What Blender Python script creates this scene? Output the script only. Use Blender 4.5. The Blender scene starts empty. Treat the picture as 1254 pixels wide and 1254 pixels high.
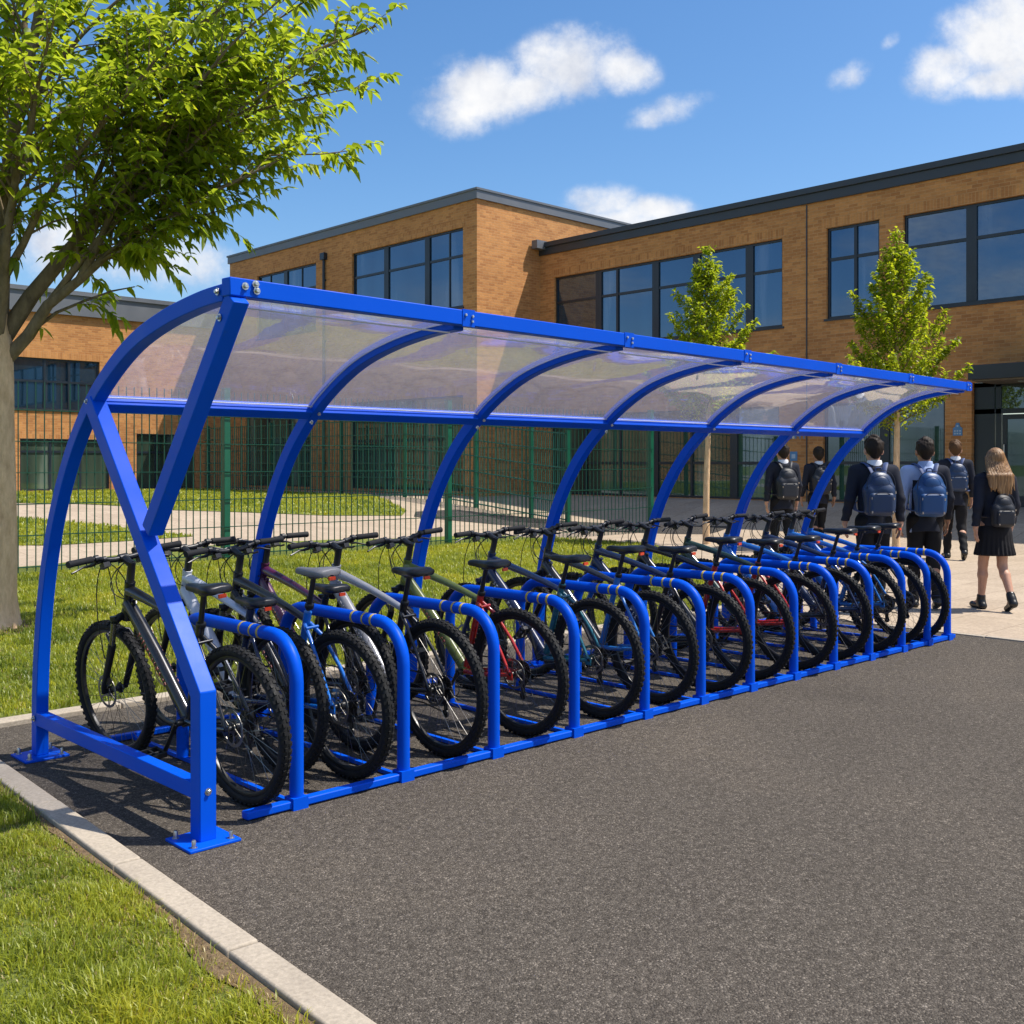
import bpy, bmesh, math, random
import numpy as np
from mathutils import Vector, Matrix, Euler

random.seed(7)
rng = np.random.default_rng(11)
SC = bpy.context.scene
COL = SC.collection
PI = math.pi
R = math.radians
CAM = Vector((-2.078, -3.93, 1.5))
FWD = Vector((.6933, .7206, 0)).normalized()
RIGHT = Vector((FWD.y, -FWD.x, 0))

# ------------------------------------------------------------------ materials
def newmat(name):
    m = bpy.data.materials.new(name)
    m.use_nodes = True
    nt = m.node_tree
    b = nt.nodes['Principled BSDF']
    return m, nt, b

def N(nt, typ, **kw):
    n = nt.nodes.new(typ)
    for k, v in kw.items():
        if k == 'inp':
            for kk, vv in v.items():
                n.inputs[kk].default_value = vv
        else:
            setattr(n, k, v)
    return n

def c4(c):
    return (c[0], c[1], c[2], 1.0)

def plain(name, col, rough=.5, metal=0., coat=0., bump=0., bscale=200., vary=0., vscale=6., spec=.5):
    """Paint, rubber, cloth: one colour with slight wear noise and optional fine bump."""
    m, nt, b = newmat(name)
    b.inputs['Base Color'].default_value = c4(col)
    b.inputs['Roughness'].default_value = rough
    b.inputs['Metallic'].default_value = metal
    b.inputs['Coat Weight'].default_value = coat
    b.inputs['Coat Roughness'].default_value = .08
    b.inputs['Specular IOR Level'].default_value = spec
    tc = N(nt, 'ShaderNodeTexCoord')
    if vary > 0:
        no = N(nt, 'ShaderNodeTexNoise', inp={'Scale': vscale, 'Detail': 5.})
        nt.links.new(tc.outputs['Object'], no.inputs['Vector'])
        mx = N(nt, 'ShaderNodeMixRGB', inp={'Color1': c4([x * (1 - vary) for x in col]), 'Color2': c4([min(1, x * (1 + vary)) for x in col])})
        nt.links.new(no.outputs['Fac'], mx.inputs['Fac'])
        nt.links.new(mx.outputs['Color'], b.inputs['Base Color'])
        mr = N(nt, 'ShaderNodeMapRange', inp={'From Min': .3, 'From Max': .7, 'To Min': rough * .8, 'To Max': min(1, rough * 1.25)})
        nt.links.new(no.outputs['Fac'], mr.inputs['Value'])
        nt.links.new(mr.outputs['Result'], b.inputs['Roughness'])
    if bump > 0:
        n2 = N(nt, 'ShaderNodeTexNoise', inp={'Scale': bscale, 'Detail': 3.})
        nt.links.new(tc.outputs['Object'], n2.inputs['Vector'])
        bp = N(nt, 'ShaderNodeBump', inp={'Strength': bump, 'Distance': .002})
        nt.links.new(n2.outputs['Fac'], bp.inputs['Height'])
        nt.links.new(bp.outputs['Normal'], b.inputs['Normal'])
    return m

def ramp(nt, src, stops):
    r = N(nt, 'ShaderNodeValToRGB')
    el = r.color_ramp.elements
    while len(el) < len(stops):
        el.new(.5)
    for e, (p, c) in zip(el, stops):
        e.position = p
        e.color = c4(c) if len(c) == 3 else c
    nt.links.new(src, r.inputs['Fac'])
    return r

def mat_asphalt(name, lo, mid, hi):
    m, nt, b = newmat(name)
    tc = N(nt, 'ShaderNodeTexCoord')
    v = N(nt, 'ShaderNodeTexVoronoi', inp={'Scale': 180., 'Randomness': 1.})
    nt.links.new(tc.outputs['Object'], v.inputs['Vector'])
    wn = N(nt, 'ShaderNodeTexWhiteNoise')
    nt.links.new(v.outputs['Color'], wn.inputs['Vector'])
    r1 = ramp(nt, wn.outputs['Value'], [(0, lo), (.55, mid), (.88, [x * 1.35 for x in mid]), (1, hi)])
    big = N(nt, 'ShaderNodeTexNoise', inp={'Scale': .55, 'Detail': 6., 'Roughness': .65})
    nt.links.new(tc.outputs['Object'], big.inputs['Vector'])
    r2 = ramp(nt, big.outputs['Fac'], [(.28, (.72, .72, .73)), (.45, (.97, .97, .97)), (.55, (1.02, 1.02, 1.02)), (.74, (1.2, 1.18, 1.15))])
    mu = N(nt, 'ShaderNodeMixRGB', blend_type='MULTIPLY', inp={'Fac': 1.})
    nt.links.new(r1.outputs['Color'], mu.inputs['Color1'])
    nt.links.new(r2.outputs['Color'], mu.inputs['Color2'])
    n3 = N(nt, 'ShaderNodeTexNoise', inp={'Scale': 28., 'Detail': 4., 'Roughness': .7})
    nt.links.new(tc.outputs['Object'], n3.inputs['Vector'])
    r3 = ramp(nt, n3.outputs['Fac'], [(.35, (.72, .71, .70)), (.65, (1.2, 1.2, 1.2))])
    mu2 = N(nt, 'ShaderNodeMixRGB', blend_type='MULTIPLY', inp={'Fac': 1.})
    nt.links.new(mu.outputs['Color'], mu2.inputs['Color1'])
    nt.links.new(r3.outputs['Color'], mu2.inputs['Color2'])
    nt.links.new(mu2.outputs['Color'], b.inputs['Base Color'])
    b.inputs['Roughness'].default_value = .92
    b.inputs['Specular IOR Level'].default_value = .18
    bp = N(nt, 'ShaderNodeBump', inp={'Strength': .8, 'Distance': .006})
    nt.links.new(v.outputs['Distance'], bp.inputs['Height'])
    bp.invert = True
    bp2 = N(nt, 'ShaderNodeBump', inp={'Strength': .5, 'Distance': .01})
    nt.links.new(n3.outputs['Fac'], bp2.inputs['Height'])
    nt.links.new(bp.outputs['Normal'], bp2.inputs['Normal'])
    nt.links.new(bp2.outputs['Normal'], b.inputs['Normal'])
    return m

def mat_concrete(name, lo, hi, slab=None, fine=60.):
    m, nt, b = newmat(name)
    tc = N(nt, 'ShaderNodeTexCoord')
    n1 = N(nt, 'ShaderNodeTexNoise', inp={'Scale': 1.6, 'Detail': 7., 'Roughness': .7})
    n2 = N(nt, 'ShaderNodeTexNoise', inp={'Scale': fine, 'Detail': 4., 'Roughness': .7})
    for n in (n1, n2):
        nt.links.new(tc.outputs['Object'], n.inputs['Vector'])
    r1 = ramp(nt, n1.outputs['Fac'], [(.3, lo), (.7, hi)])
    r2 = ramp(nt, n2.outputs['Fac'], [(.3, (.75, .75, .75)), (.7, (1.15, 1.15, 1.15))])
    mu = N(nt, 'ShaderNodeMixRGB', blend_type='MULTIPLY', inp={'Fac': 1.})
    nt.links.new(r1.outputs['Color'], mu.inputs['Color1'])
    nt.links.new(r2.outputs['Color'], mu.inputs['Color2'])
    out = mu
    if slab:
        br = N(nt, 'ShaderNodeTexBrick', offset=.5, inp={'Color1': (1, 1, 1, 1), 'Color2': (.88, .87, .86, 1), 'Mortar': (.55, .53, .5, 1), 'Scale': 1., 'Mortar Size': .006, 'Mortar Smooth': .3, 'Brick Width': slab[0], 'Row Height': slab[1]})
        nt.links.new(tc.outputs['Object'], br.inputs['Vector'])
        m2 = N(nt, 'ShaderNodeMixRGB', blend_type='MULTIPLY', inp={'Fac': 1.})
        nt.links.new(mu.outputs['Color'], m2.inputs['Color1'])
        nt.links.new(br.outputs['Color'], m2.inputs['Color2'])
        out = m2
    nt.links.new(out.outputs['Color'], b.inputs['Base Color'])
    b.inputs['Roughness'].default_value = .88
    bp = N(nt, 'ShaderNodeBump', inp={'Strength': .4, 'Distance': .003})
    nt.links.new(n2.outputs['Fac'], bp.inputs['Height'])
    nt.links.new(bp.outputs['Normal'], b.inputs['Normal'])
    return m

def mat_brick(name, upright=False):
    m, nt, b = newmat(name)
    ge = N(nt, 'ShaderNodeNewGeometry')
    sp = N(nt, 'ShaderNodeSeparateXYZ')
    nt.links.new(ge.outputs['Position'], sp.inputs[0])
    sn = N(nt, 'ShaderNodeSeparateXYZ')
    nt.links.new(ge.outputs['True Normal'], sn.inputs[0])
    ab = N(nt, 'ShaderNodeMath', operation='ABSOLUTE')
    nt.links.new(sn.outputs['X'], ab.inputs[0])
    gt = N(nt, 'ShaderNodeMath', operation='GREATER_THAN', inp={1: .5})
    nt.links.new(ab.outputs[0], gt.inputs[0])
    mx = N(nt, 'ShaderNodeMix', data_type='FLOAT')
    nt.links.new(gt.outputs[0], mx.inputs[0])
    nt.links.new(sp.outputs['X'], mx.inputs[2])
    nt.links.new(sp.outputs['Y'], mx.inputs[3])
    cb = N(nt, 'ShaderNodeCombineXYZ')
    if upright:
        nt.links.new(sp.outputs['Z'], cb.inputs[0])
        nt.links.new(mx.outputs[0], cb.inputs[1])
    else:
        nt.links.new(mx.outputs[0], cb.inputs[0])
        nt.links.new(sp.outputs['Z'], cb.inputs[1])
    br = N(nt, 'ShaderNodeTexBrick', offset=0. if upright else .5, inp={'Color1': (.58, .268, .086, 1), 'Color2': (.39, .157, .048, 1), 'Mortar': (.52, .30, .14, 1), 'Scale': 1., 'Mortar Size': .0055, 'Mortar Smooth': .2, 'Bias': -.15, 'Brick Width': .225, 'Row Height': .075})
    nt.links.new(cb.outputs[0], br.inputs['Vector'])
    no = N(nt, 'ShaderNodeTexNoise', inp={'Scale': .7, 'Detail': 6., 'Roughness': .6})
    nt.links.new(ge.outputs['Position'], no.inputs['Vector'])
    r2 = ramp(nt, no.outputs['Fac'], [(.3, (.86, .85, .84)), (.7, (1.1, 1.1, 1.1))])
    mu = N(nt, 'ShaderNodeMixRGB', blend_type='MULTIPLY', inp={'Fac': 1.})
    nt.links.new(br.outputs['Color'], mu.inputs['Color1'])
    nt.links.new(r2.outputs['Color'], mu.inputs['Color2'])
    n3 = N(nt, 'ShaderNodeTexNoise', inp={'Scale': 9., 'Detail': 5., 'Roughness': .7})
    mp = N(nt, 'ShaderNodeMapping', inp={'Scale': (1, 1, 4)})
    nt.links.new(ge.outputs['Position'], mp.inputs['Vector'])
    nt.links.new(mp.outputs[0], n3.inputs['Vector'])
    r3 = ramp(nt, n3.outputs['Fac'], [(.3, (.82, .81, .8)), (.7, (1.15, 1.15, 1.15))])
    mu2 = N(nt, 'ShaderNodeMixRGB', blend_type='MULTIPLY', inp={'Fac': 1.})
    nt.links.new(mu.outputs['Color'], mu2.inputs['Color1'])
    nt.links.new(r3.outputs['Color'], mu2.inputs['Color2'])
    nt.links.new(mu2.outputs['Color'], b.inputs['Base Color'])
    b.inputs['Roughness'].default_value = .9
    bp = N(nt, 'ShaderNodeBump', inp={'Strength': .6, 'Distance': .006})
    bp.invert = True
    nt.links.new(br.outputs['Fac'], bp.inputs['Height'])
    nt.links.new(bp.outputs['Normal'], b.inputs['Normal'])
    return m

def mat_leaf(name, dark, light, trans=.35):
    m, nt, b = newmat(name)
    at = N(nt, 'ShaderNodeAttribute', attribute_name='rnd')
    r1 = ramp(nt, at.outputs['Fac'], [(0, dark), (.6, light), (1, [light[0] * 1.35, light[1] * 1.15, light[2]])])
    nt.links.new(r1.outputs['Color'], b.inputs['Base Color'])
    b.inputs['Roughness'].default_value = .42
    b.inputs['Specular IOR Level'].default_value = .4
    tr = N(nt, 'ShaderNodeBsdfTranslucent')
    hs = N(nt, 'ShaderNodeHueSaturation', inp={'Hue': .487, 'Saturation': 1.0, 'Value': 2.15})
    nt.links.new(r1.outputs['Color'], hs.inputs['Color'])
    nt.links.new(hs.outputs['Color'], tr.inputs['Color'])
    mx = N(nt, 'ShaderNodeMixShader', inp={0: trans})
    nt.links.new(b.outputs[0], mx.inputs[1])
    nt.links.new(tr.outputs[0], mx.inputs[2])
    nt.links.new(mx.outputs[0], nt.nodes['Material Output'].inputs['Surface'])
    return m

def mat_soil(name):
    m, nt, b = newmat(name)
    tc = N(nt, 'ShaderNodeTexCoord')
    n1 = N(nt, 'ShaderNodeTexNoise', inp={'Scale': 1.1, 'Detail': 6., 'Roughness': .7})
    n2 = N(nt, 'ShaderNodeTexNoise', inp={'Scale': 45., 'Detail': 5., 'Roughness': .75})
    for n in (n1, n2):
        nt.links.new(tc.outputs['Object'], n.inputs['Vector'])
    r1 = ramp(nt, n1.outputs['Fac'], [(.3, (.13, .175, .016)), (.55, (.175, .215, .025)), (.75, (.22, .225, .045))])
    r2 = ramp(nt, n2.outputs['Fac'], [(.3, (.6, .62, .6)), (.7, (1.35, 1.3, 1.3))])
    mu = N(nt, 'ShaderNodeMixRGB', blend_type='MULTIPLY', inp={'Fac': 1.})
    nt.links.new(r1.outputs['Color'], mu.inputs['Color1'])
    nt.links.new(r2.outputs['Color'], mu.inputs['Color2'])
    nt.links.new(mu.outputs['Color'], b.inputs['Base Color'])
    b.inputs['Roughness'].default_value = .95
    bp = N(nt, 'ShaderNodeBump', inp={'Strength': 1., 'Distance': .03})
    nt.links.new(n2.outputs['Fac'], bp.inputs['Height'])
    nt.links.new(bp.outputs['Normal'], b.inputs['Normal'])
    return m

def mat_dirt(name):
    m, nt, b = newmat(name)
    tc = N(nt, 'ShaderNodeTexCoord')
    n2 = N(nt, 'ShaderNodeTexNoise', inp={'Scale': 30., 'Detail': 6., 'Roughness': .75})
    nt.links.new(tc.outputs['Object'], n2.inputs['Vector'])
    r1 = ramp(nt, n2.outputs['Fac'], [(.3, (.09, .055, .028)), (.55, (.2, .135, .07)), (.75, (.3, .23, .12))])
    nt.links.new(r1.outputs['Color'], b.inputs['Base Color'])
    b.inputs['Roughness'].default_value = .95
    bp = N(nt, 'ShaderNodeBump', inp={'Strength': 1., 'Distance': .02})
    nt.links.new(n2.outputs['Fac'], bp.inputs['Height'])
    nt.links.new(bp.outputs['Normal'], b.inputs['Normal'])
    return m

def mat_bark(name, lo, hi):
    m, nt, b = newmat(name)
    tc = N(nt, 'ShaderNodeTexCoord')
    mp = N(nt, 'ShaderNodeMapping', inp={'Scale': (9, 9, 3.2)})
    nt.links.new(tc.outputs['Object'], mp.inputs['Vector'])
    n1 = N(nt, 'ShaderNodeTexNoise', inp={'Scale': 1.6, 'Detail': 8., 'Roughness': .72})
    nt.links.new(mp.outputs[0], n1.inputs['Vector'])
    n2 = N(nt, 'ShaderNodeTexVoronoi', feature='DISTANCE_TO_EDGE', inp={'Scale': 2.4})
    nt.links.new(mp.outputs[0], n2.inputs['Vector'])
    r1 = ramp(nt, n1.outputs['Fac'], [(.3, lo), (.7, hi)])
    nt.links.new(r1.outputs['Color'], b.inputs['Base Color'])
    b.inputs['Roughness'].default_value = .92
    bp = N(nt, 'ShaderNodeBump', inp={'Strength': .7, 'Distance': .02})
    nt.links.new(n1.outputs['Fac'], bp.inputs['Height'])
    bp2 = N(nt, 'ShaderNodeBump', inp={'Strength': .25, 'Distance': .012})
    nt.links.new(n2.outputs['Distance'], bp2.inputs['Height'])
    nt.links.new(bp.outputs['Normal'], bp2.inputs['Normal'])
    nt.links.new(bp2.outputs['Normal'], b.inputs['Normal'])
    return m

def mat_pane(name, col, ior=2.1):
    m, nt, b = newmat(name)
    tc = N(nt, 'ShaderNodeTexCoord')
    no = N(nt, 'ShaderNodeTexNoise', inp={'Scale': .35, 'Detail': 1.})
    nt.links.new(tc.outputs['Object'], no.inputs['Vector'])
    bp = N(nt, 'ShaderNodeBump', inp={'Strength': .12, 'Distance': .03})
    nt.links.new(no.outputs['Fac'], bp.inputs['Height'])
    nt.links.new(bp.outputs['Normal'], b.inputs['Normal'])
    n2 = N(nt, 'ShaderNodeTexNoise', inp={'Scale': 1.1, 'Detail': 4.})
    mp2 = N(nt, 'ShaderNodeMapping', inp={'Scale': (1., 1., .12)})   # hanging blinds and curtains behind the glass
    nt.links.new(tc.outputs['Object'], mp2.inputs['Vector'])
    nt.links.new(mp2.outputs[0], n2.inputs['Vector'])
    r1 = ramp(nt, n2.outputs['Fac'], [(.35, [x * .5 for x in col]), (.58, [x * 1.3 for x in col]), (.64, [.05 + x * 1.6 for x in col]), (.72, [.10 + x * 1.6 for x in col])])
    nt.links.new(r1.outputs['Color'], b.inputs['Base Color'])
    b.inputs['Roughness'].default_value = .015
    b.inputs['IOR'].default_value = ior
    b.inputs['Specular Tint'].default_value = (.55, .74, 1., 1)
    return m

def mat_sheet(name):
    """Clear, slightly milky plastic roof sheet."""
    m, nt, b = newmat(name)
    nt.nodes.remove(b)
    tr = N(nt, 'ShaderNodeBsdfTransparent', inp={'Color': (.95, .955, .99, 1)})
    gl = N(nt, 'ShaderNodeBsdfGlossy', inp={'Roughness': .02, 'Color': (1, 1, 1, 1)})
    tl = N(nt, 'ShaderNodeBsdfTranslucent', inp={'Color': (.82, .82, .95, 1)})
    df = N(nt, 'ShaderNodeBsdfDiffuse', inp={'Color': (.75, .74, .8, 1)})
    tc = N(nt, 'ShaderNodeTexCoord')
    no = N(nt, 'ShaderNodeTexNoise', inp={'Scale': 5., 'Detail': 5., 'Distortion': 1.2})
    nt.links.new(tc.outputs['Object'], no.inputs['Vector'])
    rr = N(nt, 'ShaderNodeMapRange', inp={'From Min': .3, 'From Max': .75, 'To Min': .115, 'To Max': .135})
    nt.links.new(no.outputs['Fac'], rr.inputs['Value'])
    md = N(nt, 'ShaderNodeMixShader', inp={0: .35})
    nt.links.new(tl.outputs[0], md.inputs[1])
    nt.links.new(df.outputs[0], md.inputs[2])
    m1 = N(nt, 'ShaderNodeMixShader')
    nt.links.new(rr.outputs['Result'], m1.inputs[0])
    nt.links.new(tr.outputs[0], m1.inputs[1])
    nt.links.new(md.outputs[0], m1.inputs[2])
    lw = N(nt, 'ShaderNodeLayerWeight', inp={'Blend': .5})
    fp_ = N(nt, 'ShaderNodeMath', operation='POWER', inp={1: 4.})
    nt.links.new(lw.outputs['Facing'], fp_.inputs[0])
    fr = N(nt, 'ShaderNodeMath', operation='MULTIPLY_ADD', inp={1: .5, 2: .055})
    nt.links.new(fp_.outputs[0], fr.inputs[0])
    mp = N(nt, 'ShaderNodeMapping', inp={'Scale': (.8, 5., 5.)})
    nt.links.new(tc.outputs['Object'], mp.inputs['Vector'])
    wv = N(nt, 'ShaderNodeTexNoise', inp={'Scale': 1.6, 'Detail': 3.})
    nt.links.new(mp.outputs[0], wv.inputs['Vector'])
    bp = N(nt, 'ShaderNodeBump', inp={'Strength': .02, 'Distance': .03})
    nt.links.new(wv.outputs['Fac'], bp.inputs['Height'])
    nt.links.new(bp.outputs['Normal'], gl.inputs['Normal'])
    m2 = N(nt, 'ShaderNodeMixShader')
    nt.links.new(fr.outputs[0], m2.inputs[0])
    nt.links.new(m1.outputs[0], m2.inputs[1])
    nt.links.new(gl.outputs[0], m2.inputs[2])
    nt.links.new(m2.outputs[0], nt.nodes['Material Output'].inputs['Surface'])
    return m

M = {}
M['blue'] = plain('blue_powder_coat', (.0004, .080, .62), .40, coat=.0, vary=.06, vscale=3., bump=.05, bscale=350., spec=.11)
def scuff(m, dull, amount):
    # worn, dusty specks and scratches with a shape of their own
    nt = m.node_tree
    b = nt.nodes['Principled BSDF']
    src = b.inputs['Base Color'].links[0].from_socket
    tc = N(nt, 'ShaderNodeTexCoord')
    n = N(nt, 'ShaderNodeTexNoise', inp={'Scale': 9., 'Detail': 10., 'Roughness': .78, 'Distortion': .6})
    nt.links.new(tc.outputs['Object'], n.inputs['Vector'])
    r = N(nt, 'ShaderNodeMapRange', inp={'From Min': .60, 'From Max': .72, 'To Max': amount})
    nt.links.new(n.outputs['Fac'], r.inputs['Value'])
    mx = N(nt, 'ShaderNodeMixRGB', inp={'Color2': c4(dull)})
    nt.links.new(r.outputs['Result'], mx.inputs['Fac'])
    nt.links.new(src, mx.inputs['Color1'])
    nt.links.new(mx.outputs['Color'], b.inputs['Base Color'])
scuff(M['blue'], (.03, .09, .30), .45)
M['tape'] = plain('worn_yellow_tape', (.56, .40, .05), .6, vary=.3, vscale=30.)
scuff(M['tape'], (.001, .07, .52), 1.)
for n_ in M['tape'].node_tree.nodes:
    if n_.type == 'MAP_RANGE' and abs(n_.inputs['From Min'].default_value - .6) < 1e-4:
        n_.inputs['From Min'].default_value, n_.inputs['From Max'].default_value = .56, .62
    if n_.type == 'TEX_NOISE' and abs(n_.inputs['Scale'].default_value - 9) < 1e-4:
        n_.inputs['Scale'].default_value = 14.
M['steel'] = plain('zinc_steel', (.55, .54, .52), .35, metal=1., vary=.2, vscale=40.)
M['sheet'] = mat_sheet('clear_roof_sheet')
M['asphalt'] = mat_asphalt('asphalt', (.053, .045, .037), (.088, .076, .063), (.22, .19, .158))
M['shadow_dark'] = mat_asphalt('shadow_band_surface', (.03, .028, .027), (.06, .056, .053), (.2, .19, .18))  # dark tone standing in for shade on the paving
M['paving'] = mat_concrete('buff_paving', (.38, .30, .22), (.48, .385, .285), slab=(.9, .6), fine=25.)
M['kerb'] = mat_concrete('concrete_kerb', (.33, .28, .22), (.46, .395, .31))
M['soil'] = mat_soil('lawn_ground')
M['dirt'] = mat_dirt('dry_soil')
M['grass'] = mat_leaf('grass_blade', (.065, .11, .008), (.27, .30, .024), .35)
M['grass_dry'] = mat_leaf('dry_grass_blade', (.20, .15, .06), (.36, .29, .12), .25)
M['leaf'] = mat_leaf('tree_leaf', (.085, .145, .007), (.215, .28, .016), .6)
M['leaf_young'] = mat_leaf('young_tree_leaf', (.10, .17, .006), (.25, .31, .012), .5)
M['bark'] = mat_bark('grey_brown_bark', (.48, .30, .16), (.85, .60, .36))
M['bark_dark'] = mat_bark('limb_bark', (.10, .07, .042), (.25, .185, .115))
M['brick'] = mat_brick('buff_brick')
M['brick_upright'] = mat_brick('buff_brick_soldier', True)
M['fascia'] = plain('anthracite_metal', (.028, .036, .047), .38, vary=.12, vscale=2.)
M['fascia_grey'] = plain('grey_roof_metal', (.13, .14, .16), .45, vary=.15, vscale=1.5)
M['frame'] = plain('anthracite_frame', (.014, .022, .033), .35, vary=.1, vscale=3.)
M['roofing'] = plain('roof_membrane', (.12, .12, .12), .9, vary=.2, vscale=1.)
M['pane'] = mat_pane('window_glass', (.008, .026, .05), 2.5)
M['pane_low'] = mat_pane('ground_floor_glass', (.05, .075, .052), 2.1)
M['soffit'] = plain('soffit_board', (.16, .13, .10), .7, vary=.1)
M['blind'] = plain('window_blind', (.30, .38, .36), .8, vary=.25, vscale=4.)
M['fence_post'] = plain('green_post_paint', (.004, .10, .055), .4, vary=.15, vscale=3.)
M['fence_wire'] = plain('dark_green_wire', (.005, .060, .040), .5, spec=.3)
M['fence_far'] = plain('teal_green_wire', (.006, .11, .085), .5)
M['sign_blue'] = plain('blue_sign', (.10, .25, .45), .6)
M['sign_pale'] = plain('pale_sign', (.42, .52, .62), .5)
M['rubber'] = plain('tyre_rubber', (.007, .007, .0075), .72, vary=.3, vscale=25., bump=.3, bscale=180., spec=.35)
M['black'] = plain('black_alloy', (.010, .010, .011), .38, vary=.2, vscale=20.)
M['plastic'] = plain('black_plastic', (.013, .013, .014), .5, bump=.2, bscale=260.)
M['grip'] = plain('rubber_grip', (.012, .012, .013), .8, bump=.5, bscale=400.)
M['saddle'] = plain('saddle_vinyl', (.009, .009, .010), .38, bump=.15, bscale=160.)
M['saddle_grey'] = plain('grey_saddle_panel', (.17, .17, .18), .5)
M['spoke'] = plain('steel_spoke', (.17, .165, .16), .3, metal=1.)
M['disc'] = plain('worn_steel_disc', (.26, .25, .23), .38, metal=1., vary=.2, vscale=50.)
M['cass'] = plain('dark_sprocket', (.06, .058, .055), .4, metal=.9, vary=.2, vscale=50.)
M['reflector'] = plain('red_reflector', (.62, .05, .015), .25)
M['decal'] = plain('pale_decal', (.58, .57, .6), .4)
M['decal_red'] = plain('red_decal', (.45, .07, .06), .4)
M['stanchion'] = plain('fork_stanchion', (.24, .23, .15), .25, metal=.8)
M['skin'] = plain('skin', (.50, .27, .18), .5, vary=.12, vscale=12.)
M['skin_tan'] = plain('tanned_skin', (.36, .18, .11), .5, vary=.12, vscale=12.)
M['blazer'] = plain('navy_blazer_cloth', (.015, .018, .030), .85, bump=.25, bscale=300., vary=.2, vscale=8., spec=.25)
M['trouser'] = plain('black_trouser_cloth', (.010, .010, .012), .88, bump=.2, bscale=300., vary=.2, vscale=8., spec=.25)
M['skirt'] = plain('black_skirt_cloth', (.009, .009, .012), .85, bump=.2, bscale=300., spec=.25)
M['shirt'] = plain('white_shirt', (.72, .73, .78), .8)
M['shirt_blue'] = plain('pale_blue_shirt', (.33, .42, .66), .8, vary=.1, vscale=10.)
M['shoe'] = plain('black_leather', (.010, .010, .010), .35)
M['hair_dark'] = plain('dark_brown_hair', (.020, .013, .009), .6, spec=.2, bump=.8, bscale=160., vary=.4, vscale=60.)
M['hair_mid'] = plain('brown_hair', (.05, .028, .014), .6, spec=.2, bump=.8, bscale=160., vary=.4, vscale=60.)
M['hair_short'] = plain('light_brown_hair', (.085, .042, .018), .6, spec=.2, bump=.8, bscale=160., vary=.4, vscale=60.)
M['bag_dark'] = plain('black_navy_nylon', (.010, .013, .022), .55, bump=.3, bscale=280.)
M['bag_navy'] = plain('navy_nylon', (.010, .030, .085), .42, bump=.3, bscale=280., vary=.15)
M['bag_blue'] = plain('blue_nylon', (.008, .055, .18), .42, bump=.3, bscale=280., vary=.15)
M['strap_blue'] = plain('blue_webbing', (.03, .06, .17), .6, bump=.3, bscale=280.)
M['zip'] = plain('zip_tape', (.015, .02, .035), .6)
M['pull'] = plain('zip_pull', (.5, .4, .3), .4)

def mat_long_hair():
    m, nt, b = newmat('long_fair_brown_hair')
    tc = N(nt, 'ShaderNodeTexCoord')
    mp = N(nt, 'ShaderNodeMapping', inp={'Scale': (55, 55, 2.2)})
    nt.links.new(tc.outputs['Object'], mp.inputs['Vector'])
    no = N(nt, 'ShaderNodeTexNoise', inp={'Scale': 1.5, 'Detail': 5., 'Distortion': .6})
    nt.links.new(mp.outputs[0], no.inputs['Vector'])
    r1 = ramp(nt, no.outputs['Fac'], [(.3, (.10, .045, .015)), (.52, (.24, .12, .042)), (.7, (.42, .25, .11))])
    nt.links.new(r1.outputs['Color'], b.inputs['Base Color'])
    b.inputs['Roughness'].default_value = .42
    bp = N(nt, 'ShaderNodeBump', inp={'Strength': .9, 'Distance': .01})
    nt.links.new(no.outputs['Fac'], bp.inputs['Height'])
    nt.links.new(bp.outputs['Normal'], b.inputs['Normal'])
    return m
M['hair_long'] = mat_long_hair()

_paint = {}
def paint(col):
    k = tuple(round(c, 4) for c in col)
    if k not in _paint:
        _paint[k] = plain('bike_paint', col, .3, coat=.5, vary=.15, vscale=14.)
    return _paint[k]

# ------------------------------------------------------------------ object helpers
def tag(o, label=None, cat=None, group=None, kind=None):
    if label: o['label'] = label
    if cat: o['category'] = cat
    if group: o['group'] = group
    if kind: o['kind'] = kind
    return o

def thing(name, label, cat, loc=(0, 0, 0), rz=0., group=None):
    o = bpy.data.objects.new(name, None)
    o.empty_display_size = .2
    COL.objects.link(o)
    o.location = loc
    o.rotation_euler = (0, 0, rz)
    return tag(o, label, cat, group)

def link_mesh(name, me, mat, parent=None):
    o = bpy.data.objects.new(name, me)
    COL.objects.link(o)
    if mat is not None and len(me.materials) == 0:
        me.materials.append(mat)
    if parent is not None:
        o.parent = parent
    return o

def finish(me, angle=35):
    me.validate()
    me.update()
    me.shade_smooth()
    me.set_sharp_from_angle(angle=R(angle))

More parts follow.
